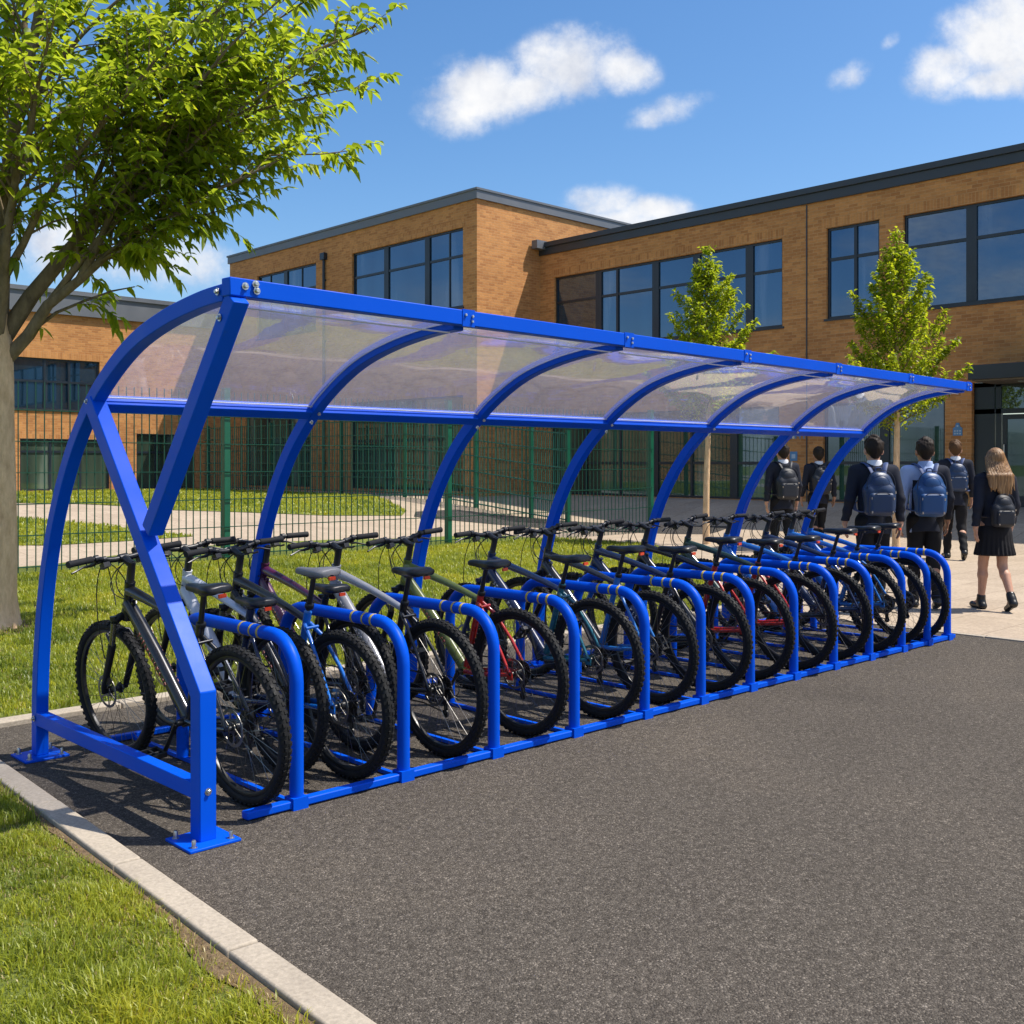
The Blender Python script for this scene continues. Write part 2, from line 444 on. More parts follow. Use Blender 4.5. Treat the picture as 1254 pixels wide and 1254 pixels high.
class MB:
    def __init__(s):
        s.v = []
        s.f = []
    def add(s, vs, fs):
        n = len(s.v)
        s.v.extend([tuple(p) for p in vs])
        s.f.extend([tuple(i + n for i in f) for f in fs])
    def box(s, c, d, rot=None):
        hx, hy, hz = d[0] / 2, d[1] / 2, d[2] / 2
        vs = [Vector((x, y, z)) for x in (-hx, hx) for y in (-hy, hy) for z in (-hz, hz)]
        if rot is not None:
            vs = [rot @ p for p in vs]
        c = Vector(c)
        s.add([p + c for p in vs], [(0, 1, 3, 2), (4, 6, 7, 5), (0, 4, 5, 1), (2, 3, 7, 6), (0, 2, 6, 4), (1, 5, 7, 3)])
        return s
    def span(s, lo, hi):
        lo, hi = Vector(lo), Vector(hi)
        return s.box((lo + hi) / 2, [abs(a) for a in (hi - lo)])
    def beam(s, a, b, w, h, up=(0, 0, 1)):
        """Rectangular bar from a to b, w across, h along up."""
        a, b = Vector(a), Vector(b)
        x = (b - a).normalized()
        y = Vector(up).cross(x).normalized()
        z = x.cross(y)
        rot = Matrix((x, y, z)).transposed()
        return s.box((a + b) / 2, ((b - a).length, w, h), rot)
    def tube(s, path, r, n=10, closed=False, caps=True, flat=1., up=None):
        P = [Vector(p) for p in path]
        m = len(P)
        rr = r if isinstance(r, (list, tuple)) else [r] * m
        T = []
        for i in range(m):
            if closed:
                t = P[(i + 1) % m] - P[i - 1]
            else:
                t = P[min(i + 1, m - 1)] - P[max(i - 1, 0)]
            T.append(t.normalized())
        u = Vector(up) if up else (Vector((0, 0, 1)) if abs(T[0].z) < .9 else Vector((1, 0, 0)))
        u = (u - T[0] * u.dot(T[0])).normalized()
        vs = []
        for i in range(m):
            u = (u - T[i] * u.dot(T[i]))
            u = u.normalized() if u.length > 1e-6 else T[i].orthogonal().normalized()
            w = T[i].cross(u)
            for k in range(n):
                a = 2 * PI * k / n
                vs.append(P[i] + u * (math.cos(a) * rr[i] * flat) + w * (math.sin(a) * rr[i]))
        fs = []
        for i in range(m if closed else m - 1):
            j = (i + 1) % m
            for k in range(n):
                l = (k + 1) % n
                fs.append((i * n + k, i * n + l, j * n + l, j * n + k))
        if caps and not closed:
            fs.append(tuple(range(n - 1, -1, -1)))
            fs.append(tuple((m - 1) * n + k for k in range(n)))
        s.add(vs, fs)
        return s
    def lathe(s, prof, n=24, axis='z', org=(0, 0, 0), closed=False):
        """prof: list of (radius, height)."""
        org = Vector(org)
        vs = []
        for (r, h) in prof:
            for k in range(n):
                a = 2 * PI * k / n
                c, d = r * math.cos(a), r * math.sin(a)
                p = (c, d, h) if axis == 'z' else ((c, h, d) if axis == 'y' else (h, c, d))
                vs.append(org + Vector(p))
        fs = []
        m = len(prof)
        for i in range(m if closed else m - 1):
            j = (i + 1) % m
            for k in range(n):
                l = (k + 1) % n
                fs.append((i * n + k, i * n + l, j * n + l, j * n + k))
        if not closed:
            fs.append(tuple(range(n)))
            fs.append(tuple((m - 1) * n + k for k in range(n)))
        s.add(vs, fs)
        return s
    def prism(s, poly, ax, lo, hi):
        """poly in the two other axes, extruded along axis index ax."""
        def mk(p, h):
            q = list(p)
            q.insert(ax, h)
            return q
        n = len(poly)
        vs = [mk(p, lo) for p in poly] + [mk(p, hi) for p in poly]
        fs = [tuple(range(n)), tuple(range(2 * n - 1, n - 1, -1))]
        for i in range(n):
            j = (i + 1) % n
            fs.append((i, i + n, j + n, j))
        s.add(vs, fs)
        return s
    def mesh(s, name, angle=35, fix=True):
        me = bpy.data.meshes.new(name)
        me.from_pydata([tuple(p) for p in s.v], [], s.f)
        if fix:
            bm = bmesh.new()
            bm.from_mesh(me)
            bmesh.ops.recalc_face_normals(bm, faces=bm.faces)
            bm.to_mesh(me)
            bm.free()
        finish(me, angle)
        return me
    def build(s, name, mat, parent=None, bevel=0., angle=35):
        o = link_mesh(name, s.mesh(name, angle), mat, parent)
        if bevel > 0:
            b = o.modifiers.new('Bevel', 'BEVEL')
            b.width = bevel
            b.segments = 2
            b.limit_method = 'ANGLE'
            b.angle_limit = R(40)
            b.harden_normals = False
        return o

def np_mesh(name, V, F, rnd=None):
    """V (n,3), F: list of arrays (m,k) of faces."""
    me = bpy.data.meshes.new(name)
    me.vertices.add(len(V))
    me.vertices.foreach_set('co', np.ascontiguousarray(V, dtype=np.float32).ravel())
    loops = np.concatenate([f.ravel() for f in F]).astype(np.int32)
    tot = np.concatenate([np.full(len(f), f.shape[1], dtype=np.int32) for f in F])
    st = np.concatenate([[0], np.cumsum(tot)[:-1]]).astype(np.int32)
    me.loops.add(len(loops))
    me.loops.foreach_set('vertex_index', loops)
    me.polygons.add(len(tot))
    me.polygons.foreach_set('loop_start', st)
    me.polygons.foreach_set('loop_total', tot)
    if rnd is not None:
        a = me.attributes.new('rnd', 'FLOAT', 'POINT')
        a.data.foreach_set('value', np.asarray(rnd, dtype=np.float32))
    me.update(calc_edges=True)
    me.validate()
    me.shade_smooth()
    return me

def ss(t):
    t = np.clip(t, 0, 1)
    return t * t * (3 - 2 * t)

def terr(u, v):
    """Height of the ground: level round the shelter, a gentle bank up to the school."""
    return .6 * (1 - (1 - ss((np.asarray(u, float) - 16) / 4)) * (1 - ss((np.asarray(v, float) - 11.2) / 8.8)))

def sheet(name, poly, off, mat, step=.6, follow=True, thick=0.):
    bm = bmesh.new()
    bm.faces.new([bm.verts.new((p[0], p[1], 0)) for p in poly])
    if follow:
        xs = [p[0] for p in poly]
        ys = [p[1] for p in poly]
        for ax, (lo, hi) in ((0, (max(min(xs), 14), min(max(xs), 22))), (1, (max(min(ys), 10), min(max(ys), 22)))):
            t = lo + 1e-3
            while t < hi:
                co = [0, 0, 0]
                no = [0, 0, 0]
                co[ax] = t
                no[ax] = 1
                bmesh.ops.bisect_plane(bm, geom=bm.verts[:] + bm.edges[:] + bm.faces[:], plane_co=co, plane_no=no)
                t += step
        for vv in bm.verts:
            vv.co.z = float(terr(vv.co.x, vv.co.y)) + off
    else:
        for vv in bm.verts:
            vv.co.z = off
    bmesh.ops.recalc_face_normals(bm, faces=bm.faces)
    if sum(f.normal.z for f in bm.faces) < 0:
        bmesh.ops.reverse_faces(bm, faces=bm.faces)
    me = bpy.data.meshes.new(name)
    bm.to_mesh(me)
    bm.free()
    me.update()
    o = link_mesh(name, me, mat)
    o['kind'] = 'structure'
    return o

# ------------------------------------------------------------------ world, sun, camera
SUN = Vector((.72, -.694, 1.72)).normalized()
EL = math.asin(SUN.z)
def make_world():
    w = bpy.data.worlds.new('World')
    SC.world = w
    w.use_nodes = True
    nt = w.node_tree
    bg = nt.nodes['Background']
    bg.inputs['Strength'].default_value = .115
    sky = N(nt, 'ShaderNodeTexSky', sky_type='NISHITA', sun_disc=False, sun_elevation=EL, sun_rotation=math.atan2(SUN.x, SUN.y), altitude=50., air_density=1.0, dust_density=1.1, ozone_density=3.2)
    hs = N(nt, 'ShaderNodeHueSaturation', inp={'Hue': .501, 'Saturation': 1.25, 'Value': 1.15})
    nt.links.new(sky.outputs[0], hs.inputs['Color'])
    tc = N(nt, 'ShaderNodeTexCoord')
    # direction turned so that +Y is the way the row of houses is seen; then tangent-plane coordinates
    rot = N(nt, 'ShaderNodeVectorRotate', rotation_type='Z_AXIS', inp={'Angle': math.atan2(FWD.x, FWD.y)})
    nt.links.new(tc.outputs['Generated'], rot.inputs['Vector'])
    sp = N(nt, 'ShaderNodeSeparateXYZ')
    nt.links.new(rot.outputs[0], sp.inputs[0])
    ay = N(nt, 'ShaderNodeMath', operation='MAXIMUM', inp={1: .05})
    nt.links.new(sp.outputs['Y'], ay.inputs[0])
    dx = N(nt, 'ShaderNodeMath', operation='DIVIDE')
    dz = N(nt, 'ShaderNodeMath', operation='DIVIDE')
    nt.links.new(sp.outputs['X'], dx.inputs[0])
    nt.links.new(ay.outputs[0], dx.inputs[1])
    nt.links.new(sp.outputs['Z'], dz.inputs[0])
    nt.links.new(ay.outputs[0], dz.inputs[1])
    cv = N(nt, 'ShaderNodeCombineXYZ')
    nt.links.new(dx.outputs[0], cv.inputs[0])
    nt.links.new(dz.outputs[0], cv.inputs[1])
    # wobble of the outlines
    n1 = N(nt, 'ShaderNodeTexNoise', inp={'Scale': 20., 'Detail': 9., 'Roughness': .64})
    nt.links.new(cv.outputs[0], n1.inputs['Vector'])
    # clouds: (s, t, half width, half height, tilt deg, density)
    blobs = [(.055, .372, .062, .040, 8, 1), (-.03, .348, .058, .036, 0, 1), (.095, .368, .045, .026, -8, 1), (-.045, .330, .045, .030, 10, .9),
             (.0, .345, .09, .025, 12, .95),
             (.145, .329, .050, .016, 16, .62), (.315, .361, .026, .016, 25, .6), (.352, .394, .014, .009, 40, .42),
             (.455, .400, .068, .05, 20, 1), (.405, .368, .045, .03, 15, .95), (.445, .355, .06, .02, 10, .9), (.50, .375, .05, .04, 0, 1),
             (.085, .243, .045, .020, 0, .85), (.13, .236, .045, .018, 0, .85), (.105, .228, .07, .016, 0, .8),
             (-.30, .185, .06, .030, 0, .75), (-.36, .19, .08, .028, 0, .7), (-.42, .2, .06, .04, 0, .7), (-.25, .165, .05, .012, 0, .6)]
    prev = None
    prevt = None
    for (s, t, a, b_, tilt, den) in blobs:
        sb = N(nt, 'ShaderNodeVectorMath', operation='SUBTRACT', inp={1: (s, t, 0)})
        nt.links.new(cv.outputs[0], sb.inputs[0])
        rt = N(nt, 'ShaderNodeVectorRotate', rotation_type='Z_AXIS', inp={'Angle': -R(tilt)})
        nt.links.new(sb.outputs[0], rt.inputs['Vector'])
        sc = N(nt, 'ShaderNodeVectorMath', operation='MULTIPLY', inp={1: (1 / a, 1 / b_, 0)})
        nt.links.new(rt.outputs[0], sc.inputs[0])
        ln = N(nt, 'ShaderNodeVectorMath', operation='LENGTH')
        nt.links.new(sc.outputs[0], ln.inputs[0])
        mr = N(nt, 'ShaderNodeMapRange', interpolation_type='SMOOTHSTEP', inp={'From Min': 1.45, 'From Max': .1, 'To Min': 0., 'To Max': den})
        nt.links.new(ln.outputs['Value'], mr.inputs['Value'])
        if prev is None:
            prev = mr.outputs['Result']
        else:
            # union: 1-(1-a)(1-b)
            mxn = N(nt, 'ShaderNodeMath', operation='MAXIMUM')
            nt.links.new(prev, mxn.inputs[0])
            nt.links.new(mr.outputs['Result'], mxn.inputs[1])
            prev = mxn.outputs[0]
    nm = N(nt, 'ShaderNodeMath', operation='MULTIPLY_ADD', inp={1: 1.5, 2: -.75})
    nt.links.new(n1.outputs['Fac'], nm.inputs[0])
    gate = N(nt, 'ShaderNodeMapRange', inp={'From Min': .0, 'From Max': .35, 'To Min': 0., 'To Max': 1.})
    nt.links.new(prev, gate.inputs['Value'])
    nmg = N(nt, 'ShaderNodeMath', operation='MULTIPLY')
    nt.links.new(nm.outputs[0], nmg.inputs[0])
    nt.links.new(gate.outputs['Result'], nmg.inputs[1])
    ad = N(nt, 'ShaderNodeMath', operation='ADD')
    nt.links.new(prev, ad.inputs[0])
    nt.links.new(nmg.outputs[0], ad.inputs[1])
    front = N(nt, 'ShaderNodeMapRange', interpolation_type='SMOOTHSTEP', inp={'From Min': .16, 'From Max': 1.02})
    nt.links.new(ad.outputs[0], front.inputs['Value'])
    ing = N(nt, 'ShaderNodeMath', operation='GREATER_THAN', inp={1: .06})
    nt.links.new(sp.outputs['Y'], ing.inputs[0])
    fm = N(nt, 'ShaderNodeMath', operation='MULTIPLY')
    nt.links.new(front.outputs['Result'], fm.inputs[0])
    nt.links.new(ing.outputs[0], fm.inputs[1])
    # loose clouds over the rest of the sky (behind the viewer)
    n2 = N(nt, 'ShaderNodeTexNoise', inp={'Scale': 3.2, 'Detail': 8., 'Roughness': .6})
    mp = N(nt, 'ShaderNodeMapping', inp={'Scale': (1, 1, 2.6)})
    nt.links.new(tc.outputs['Generated'], mp.inputs['Vector'])
    nt.links.new(mp.outputs[0], n2.inputs['Vector'])
    rear = N(nt, 'ShaderNodeMapRange', interpolation_type='SMOOTHSTEP', inp={'From Min': .46, 'From Max': .66, 'To Max': .8})
    nt.links.new(n2.outputs['Fac'], rear.inputs['Value'])
    beh = N(nt, 'ShaderNodeMapRange', interpolation_type='SMOOTHSTEP', inp={'From Min': .35, 'From Max': -.1})
    nt.links.new(sp.outputs['Y'], beh.inputs['Value'])
    rm = N(nt, 'ShaderNodeMath', operation='MULTIPLY')
    nt.links.new(rear.outputs['Result'], rm.inputs[0])
    nt.links.new(beh.outputs['Result'], rm.inputs[1])
    tot = N(nt, 'ShaderNodeMath', operation='MAXIMUM')
    nt.links.new(fm.outputs[0], tot.inputs[0])
    nt.links.new(rm.outputs[0], tot.inputs[1])
    # cloud brightness: billows
    n3 = N(nt, 'ShaderNodeTexNoise', inp={'Scale': 22., 'Detail': 6., 'Roughness': .55})
    mp3 = N(nt, 'ShaderNodeMapping', inp={'Location': (.01, -.014, 0)})
    nt.links.new(cv.outputs[0], mp3.inputs['Vector'])
    nt.links.new(mp3.outputs[0], n3.inputs['Vector'])
    cc = ramp(nt, n3.outputs['Fac'], [(.3, (4.4, 4.7, 5.4)), (.52, (6.1, 6.2, 6.45)), (.7, (7.0, 6.95, 6.9))])
    mix = N(nt, 'ShaderNodeMixRGB')
    nt.links.new(tot.outputs[0], mix.inputs['Fac'])
    nt.links.new(hs.outputs['Color'], mix.inputs['Color1'])
    nt.links.new(cc.outputs['Color'], mix.inputs['Color2'])
    nt.links.new(mix.outputs['Color'], bg.inputs['Color'])
    w.cycles.sampling_method = 'MANUAL'
    w.cycles.sample_map_resolution = 1024
make_world()

ld = bpy.data.lights.new('Sun', 'SUN')
ld.energy = 5.
ld.angle = R(.5)
ld.color = (1., .935, .83)
lo = bpy.data.objects.new('Sun', ld)
lo.rotation_euler = SUN.to_track_quat('Z', 'Y').to_euler()
lo.location = (10, -10, 24)
COL.objects.link(lo)

cd = bpy.data.cameras.new('Camera')
cd.sensor_width = 36
cd.lens = 36 * 1316 / 1254
cd.shift_y = -(627 - 568) / 1254
cd.clip_end = 2000
cd.clip_start = .05
co = bpy.data.objects.new('Camera', cd)
co.location = CAM
co.rotation_euler = (R(90), 0, -math.atan2(FWD.x, FWD.y))
COL.objects.link(co)
SC.camera = co
SC.view_settings.view_transform = 'Standard'
SC.view_settings.look = 'None'
SC.view_settings.exposure = .38
SC.view_settings.gamma = 1.
SC.cycles.max_bounces = 10
SC.cycles.transparent_max_bounces = 24
SC.cycles.use_adaptive_sampling = True
SC.cycles.adaptive_threshold = .02
SC.cycles.use_denoising = True

# ------------------------------------------------------------------ ground
def kerb_u(v, off=0.):
    return -.206 + .0508 * (v - 1.692) + off

ground = sheet('ground', [(-400, -400), (400, -400), (400, 400), (-400, 400)], -.05, M['soil'], step=1.)
sheet('asphalt_yard', [(kerb_u(2.48), 2.48), (kerb_u(-30), -30), (7.36, -30), (7.36, 2.48)], 0., M['asphalt'], follow=False)
sheet('paved_forecourt', [(7.40, -30), (40, -30), (40, 60), (-30, 60), (-30, 11.3), (3.2, 11.3), (7.40, 2.7)], .004, M['paving'], step=.55)
sheet('lawn', [(-30, 2.64), (7.40, 2.64), (12.5, 7.1), (13.35, 8.6), (13.4, 10.6), (13.0, 12.4), (11, 12.55), (9.4, 12.97), (7.27, 13.14), (5.3, 12.69), (3.9, 12.03), (3.2, 12.0), (-30, 10.4)], .016, M['soil'], step=.55)
lawn_side = sheet('side_lawn', [(kerb_u(2.64, -.11), 2.64), (-30, 2.64), (-30, -30), (kerb_u(-30, -.11), -30)], .012, M['soil'], follow=False)
sheet('lawn_between_paths', [(7.36, 14.25), (5.9, 14.1), (4.68, 14.06), (4.0, 14.4), (-8, 16.2), (-8, 22), (5.09, 17.6), (6.34, 16.06)], .014, M['soil'], step=.4)
sheet('bank_lawn', [(-10, 26), (6.56, 22.0), (8.48, 17.8), (9.96, 16.96), (11.45, 16.05), (13.2, 15.6), (13.9, 16.3), (15.6, 20), (15.9, 27), (15.5, 30.5), (-10, 30.5)], .014, M['soil'], step=.4)
sheet('shadow_band', [(13.4, 15.4), (14.0, 14.5), (15.2, 12.6), (15.9, 11.2), (16.4, 9.4), (17.3, 9.4), (17.0, 12.2), (16.3, 14.4), (15.3, 16.2), (14.0, 16.1)], .012, M['shadow_dark'], step=.4)  # shadow band across the paving, laid as a strip of dark colour

def kerb_run(a, b, width, top, side):
    """A run of kerb stones from a to b; side is the unit vector across."""
    a, b, side = Vector(a), Vector(b), Vector(side)
    L = (b - a).length
    d = (b - a).normalized()
    mb = MB()
    n = max(1, round(L / .915))
    for i in range(n):
        p0 = a + d * (L * i / n + .0045)
        p1 = a + d * (L * (i + 1) / n - .0045)
        j = random.uniform(-.0015, .0015)
        c = (p0 + p1) / 2 + side * (width / 2) + Vector((0, 0, (top - .1) / 2 + j))
        mb.box(c, ((p1 - p0).length, width, top + .1), Matrix((d, side, Vector((0, 0, 1)))).transposed())
    return mb
dk = Vector((.0508, 1, 0)).normalized()
sk = Vector((-dk.y, dk.x, 0))
o = kerb_run((kerb_u(-12), -12, 0), (kerb_u(2.66), 2.66, 0), .108, .034, sk).build('kerb', M['kerb'], bevel=.008)
o['kind'] = 'structure'
o = kerb_run((-.165, 2.485, 0), (7.34, 2.485, 0), .12, .03, (0, 1, 0)).build('kerb', M['kerb'], bevel=.008)
o['kind'] = 'structure'
o = kerb_run((7.355, -29, 0), (7.355, 2.64, 0), .07, .012, (-1, 0, 0)).build('kerb', M['kerb'], bevel=.004)
o['kind'] = 'structure'

# dry soil along the side kerb and round the big tree
vs_ = np.linspace(-2.2, 2.3, 46)
inner = [(kerb_u(v, -.113), v) for v in vs_]
wd = .012 + .035 * np.clip(np.sin(vs_ * 5.1) * .5 + np.sin(vs_ * 11.7 + 1) * .35 + .25, 0, 1) + .045 * ss((-.35 - vs_) / .8)
outer = [(kerb_u(v, -.113 - w), v) for v, w in zip(vs_, wd)]
sheet('bare_soil', inner + outer[::-1], .017, M['dirt'], follow=False)
TREE = (1.28, 6.36)
sheet('bare_soil', [(TREE[0] + (.42 + .1 * math.sin(3 * a) + .07 * math.sin(7 * a)) * math.cos(a), TREE[1] + (.42 + .1 * math.sin(3 * a) + .07 * math.sin(7 * a)) * math.sin(a)) for a in [2 * PI * i / 40 for i in range(40)]], .021, M['dirt'], follow=False)

def in_poly(P, poly):
    x, y = P[:, 0], P[:, 1]
    res = np.zeros(len(P), bool)
    n = len(poly)
    for i in range(n):
        x0, y0 = poly[i]
        x1, y1 = poly[(i + 1) % n]
        c = ((y0 > y) != (y1 > y))
        xx = (x1 - x0) * (y - y0) / (y1 - y0 + 1e-12) + x0
        res ^= c & (x < xx)
    return res

def vnoise(x, y, sc, seed=0):
    """cheap smooth value noise"""
    r = np.random.default_rng(seed)
    T = r.random((64, 64))
    X, Y = x * sc, y * sc
    xi, yi = np.floor(X).astype(int), np.floor(Y).astype(int)
    fx, fy = ss(X - xi), ss(Y - yi)
    g = lambda a, b: T[a % 64, b % 64]
    return (g(xi, yi) * (1 - fx) + g(xi + 1, yi) * fx) * (1 - fy) + (g(xi, yi + 1) * (1 - fx) + g(xi + 1, yi + 1) * fx) * fy

def grass(name, label, poly, n, hmin, hmax, wid, mat, base, keep=None, grow=0.):
    xs = [p[0] for p in poly]
    ys = [p[1] for p in poly]
    P = np.stack([rng.uniform(min(xs), max(xs), n), rng.uniform(min(ys), max(ys), n)], 1)
    m = in_poly(P, poly)
    d = np.hypot(P[:, 0] - CAM.x, P[:, 1] - CAM.y)
    dep = (P[:, 0] - CAM.x) * FWD.x + (P[:, 1] - CAM.y) * FWD.y
    lat = (P[:, 0] - CAM.x) * RIGHT.x + (P[:, 1] - CAM.y) * RIGHT.y
    m &= (dep > 1.5) & (np.abs(lat) < dep * .62 + .8)
    if keep is not None:
        m &= keep(P, d)
    P, d = P[m], d[m]
    k = len(P)
    cl = vnoise(P[:, 0], P[:, 1], 5., 3) * .6 + vnoise(P[:, 0], P[:, 1], 17., 4) * .4
    h = (hmin + (hmax - hmin) * np.clip((cl - .25) * 1.6, 0, 1) * rng.uniform(.5, 1.15, k)) * (1 + grow * d)
    w = wid * rng.uniform(.7, 1.3, k) * (1 + grow * 1.6 * d)
    a = rng.uniform(0, 2 * PI, k)
    lean = rng.uniform(.15, 1.1, k)
    b = a + rng.normal(0, .5, k)
    sx, sy = np.cos(a + PI / 2) * w / 2, np.sin(a + PI / 2) * w / 2
    lx, ly = np.cos(b) * lean * h, np.sin(b) * lean * h
    z0 = terr(P[:, 0], P[:, 1]) + base
    V = np.zeros((k, 5, 3))
    V[:, 0] = np.stack([P[:, 0] - sx, P[:, 1] - sy, z0], 1)
    V[:, 1] = np.stack([P[:, 0] + sx, P[:, 1] + sy, z0], 1)
    mx, my = P[:, 0] + lx * .35, P[:, 1] + ly * .35
    V[:, 2] = np.stack([mx - sx * .8, my - sy * .8, z0 + h * .6], 1)
    V[:, 3] = np.stack([mx + sx * .8, my + sy * .8, z0 + h * .6], 1)
    V[:, 4] = np.stack([P[:, 0] + lx, P[:, 1] + ly, z0 + h * np.clip(1.05 - lean * .3, .5, 1)], 1)
    i0 = np.arange(k) * 5
    F = [np.stack([i0, i0 + 1, i0 + 3, i0 + 2], 1), np.stack([i0 + 2, i0 + 3, i0 + 4], 1)]
    tone = np.clip(-.12 + .65 * vnoise(P[:, 0], P[:, 1], 1.3, 9) + .45 * vnoise(P[:, 0], P[:, 1], 6., 10) + rng.uniform(-.1, .3, k), 0, 1)
    me = np_mesh(name, V.reshape(-1, 3), F, np.repeat(tone, 5))
    o = link_mesh(name, me, mat)
    tag(o, label, 'grass', None, 'stuff')
    return o

side_poly = [(kerb_u(2.4, -.125), 2.4), (-3.6, 2.4), (-3.6, -2.2), (kerb_u(-2.2, -.125), -2.2)]
def near_kerb(P):
    return kerb_u(P[:, 1], -.115) - P[:, 0]
def keep_side(P, d):
    e = near_kerb(P)
    edge = .012 + .035 * np.clip(np.sin(P[:, 1] * 5.1) * .5 + np.sin(P[:, 1] * 11.7 + 1) * .35 + .25, 0, 1) + .045 * ss((-.35 - P[:, 1]) / .8)
    p = np.clip((e - edge * .5) / (edge * .9 + .02), .12, 1)
    bald = vnoise(P[:, 0], P[:, 1], 3.1, 21)
    p *= np.where(bald > .80, .35, 1)
    return rng.random(len(P)) < p
grass('grass', 'thick tufty green grass in the foreground corner left of the concrete kerb', side_poly, 170000, .012, .085, .0042, M['grass'], .012, keep_side)
grass('dry_grass', 'straw coloured dead grass blades lying beside the side kerb', side_poly, 60000, .012, .034, .0038, M['grass_dry'], .014, lambda P, d: rng.random(len(P)) < np.clip(1.1 - near_kerb(P) / .5, .16, 1))
back_poly = [(-4.5, 2.66), (7.38, 2.66), (12.45, 7.1), (13.3, 8.6), (13.3, 10.8), (-4.5, 10.9)]
grass('grass', 'mown sunny lawn stretching from the rack back to the green mesh fence', back_poly, 420000, .02, .05, .004, M['grass'], .016,
      lambda P, d: (rng.random(len(P)) < np.clip((7.2 / d) ** 1.1, 0, 1)) & (np.hypot(P[:, 0] - TREE[0], P[:, 1] - TREE[1]) > rng.uniform(.22, .62, len(P))), grow=.07)
grass('dry_grass', 'pale dead blades and clippings scattered over the lawn behind the rack', back_poly, 60000, .012, .026, .004, M['grass_dry'], .018, lambda P, d: rng.random(len(P)) < np.clip((7. / d), 0, .8), grow=.06)

grass('grass', 'wedge of bright lawn between the two pale paths beyond the mesh fence', [(7.36, 14.25), (5.9, 14.1), (4.68, 14.06), (0, 15.2), (0, 20), (5.09, 17.6), (6.34, 16.06)], 26000, .03, .06, .012, M['grass'], .01, grow=.02)
grass('grass', 'sloping lawn along the foot of the brick school beyond the far path', [(0, 24), (6.56, 22.0), (8.48, 17.8), (9.96, 16.96), (11.45, 16.05), (13.2, 15.6), (13.9, 16.3), (15.6, 20), (15.9, 27), (15.5, 30.5), (0, 30.5)], 60000, .03, .07, .014, M['grass'], .01, grow=.02)

# ------------------------------------------------------------------ cycle shelter
def catmull(pts, n=6):
    P = [Vector(p) for p in pts]
    out = []
    for i in range(len(P) - 1):
        p0 = P[max(i - 1, 0)]
        p1, p2 = P[i], P[i + 1]
        p3 = P[min(i + 2, len(P) - 1)]
        for k in range(n):
            t = k / n
            out.append(.5 * ((2 * p1) + (-p0 + p2) * t + (2 * p0 - 5 * p1 + 4 * p2 - p3) * t * t + (-p0 + 3 * p1 - 3 * p2 + p3) * t ** 3))
    out.append(P[-1])
    return out

ARCH = catmull([(1.72, .012), (1.72, .3), (1.69, .6), (1.62, .92), (1.5, 1.23), (1.31, 1.53), (1.09, 1.755), (.87, 1.905), (.6, 2.03), (.3, 2.105), (0, 2.145), (-.205, 2.155)], 5)
STEP = 1.21
def arch_path(i):
    vt = -.24 + .052 * i
    k = (1.05 - vt) / 1.29
    return [Vector((p.x if p.x > 1.05 else 1.05 - (1.05 - p.x) * k, p.y)) for p in ARCH]
def offset_path(P, d):
    out = []
    for i, p in enumerate(P):
        if i == 0:
            t = (P[1] - P[0]).normalized()
            out.append(p + Vector((-t.y, t.x)) * d)
        elif i == len(P) - 1:
            t = (P[-1] - P[-2]).normalized()
            out.append(p + Vector((-t.y, t.x)) * d)
        else:
            a = (P[i] - P[i - 1]).normalized()
            b = (P[i + 1] - P[i]).normalized()
            na, nb = Vector((-a.y, a.x)), Vector((-b.y, b.x))
            m = (na + nb).normalized()
            out.append(p + m * (d / max(.3, m.dot(na))))
    return out
def rect_sweep(path, u0, wu, wn):
    A, B = offset_path(path, wn / 2), offset_path(path, -wn / 2)
    vs, fs = [], []
    for a, b in zip(A, B):
        vs += [(u0 - wu / 2, a.x, a.y), (u0 + wu / 2, a.x, a.y), (u0 + wu / 2, b.x, b.y), (u0 - wu / 2, b.x, b.y)]
    n = len(path)
    for i in range(n - 1):
        for k in range(4):
            l = (k + 1) % 4
            fs.append((i * 4 + k, i * 4 + l, i * 4 + 4 + l, i * 4 + 4 + k))
    fs += [(3, 2, 1, 0), tuple((n - 1) * 4 + k for k in range(4))]
    mb = MB()
    mb.add(vs, fs)
    return mb

sh = thing('cycle_shelter', 'long bright blue steel cycle shelter with curved clear roof over the parked bicycles', 'bike shelter')
BV = .004
def bolt(p, ax, parent, r=.009, h=.012, washer=True):
    mb = MB()
    pr = [(0, 0), (r * 1.7, 0), (r * 1.7, .002), (r, .002), (r, h * .8), (r * .75, h), (0, h)] if washer else [(0, 0), (r, 0), (r, h * .8), (r * .7, h), (0, h)]
    mb.lathe(pr[1:-1], 8, 'z')
    q = Vector(ax).to_track_quat('Z', 'Y').to_matrix()
    mb.v = [tuple(q @ Vector(v) + Vector(p)) for v in mb.v]
    return mb.build('bolt', M['steel'], parent)

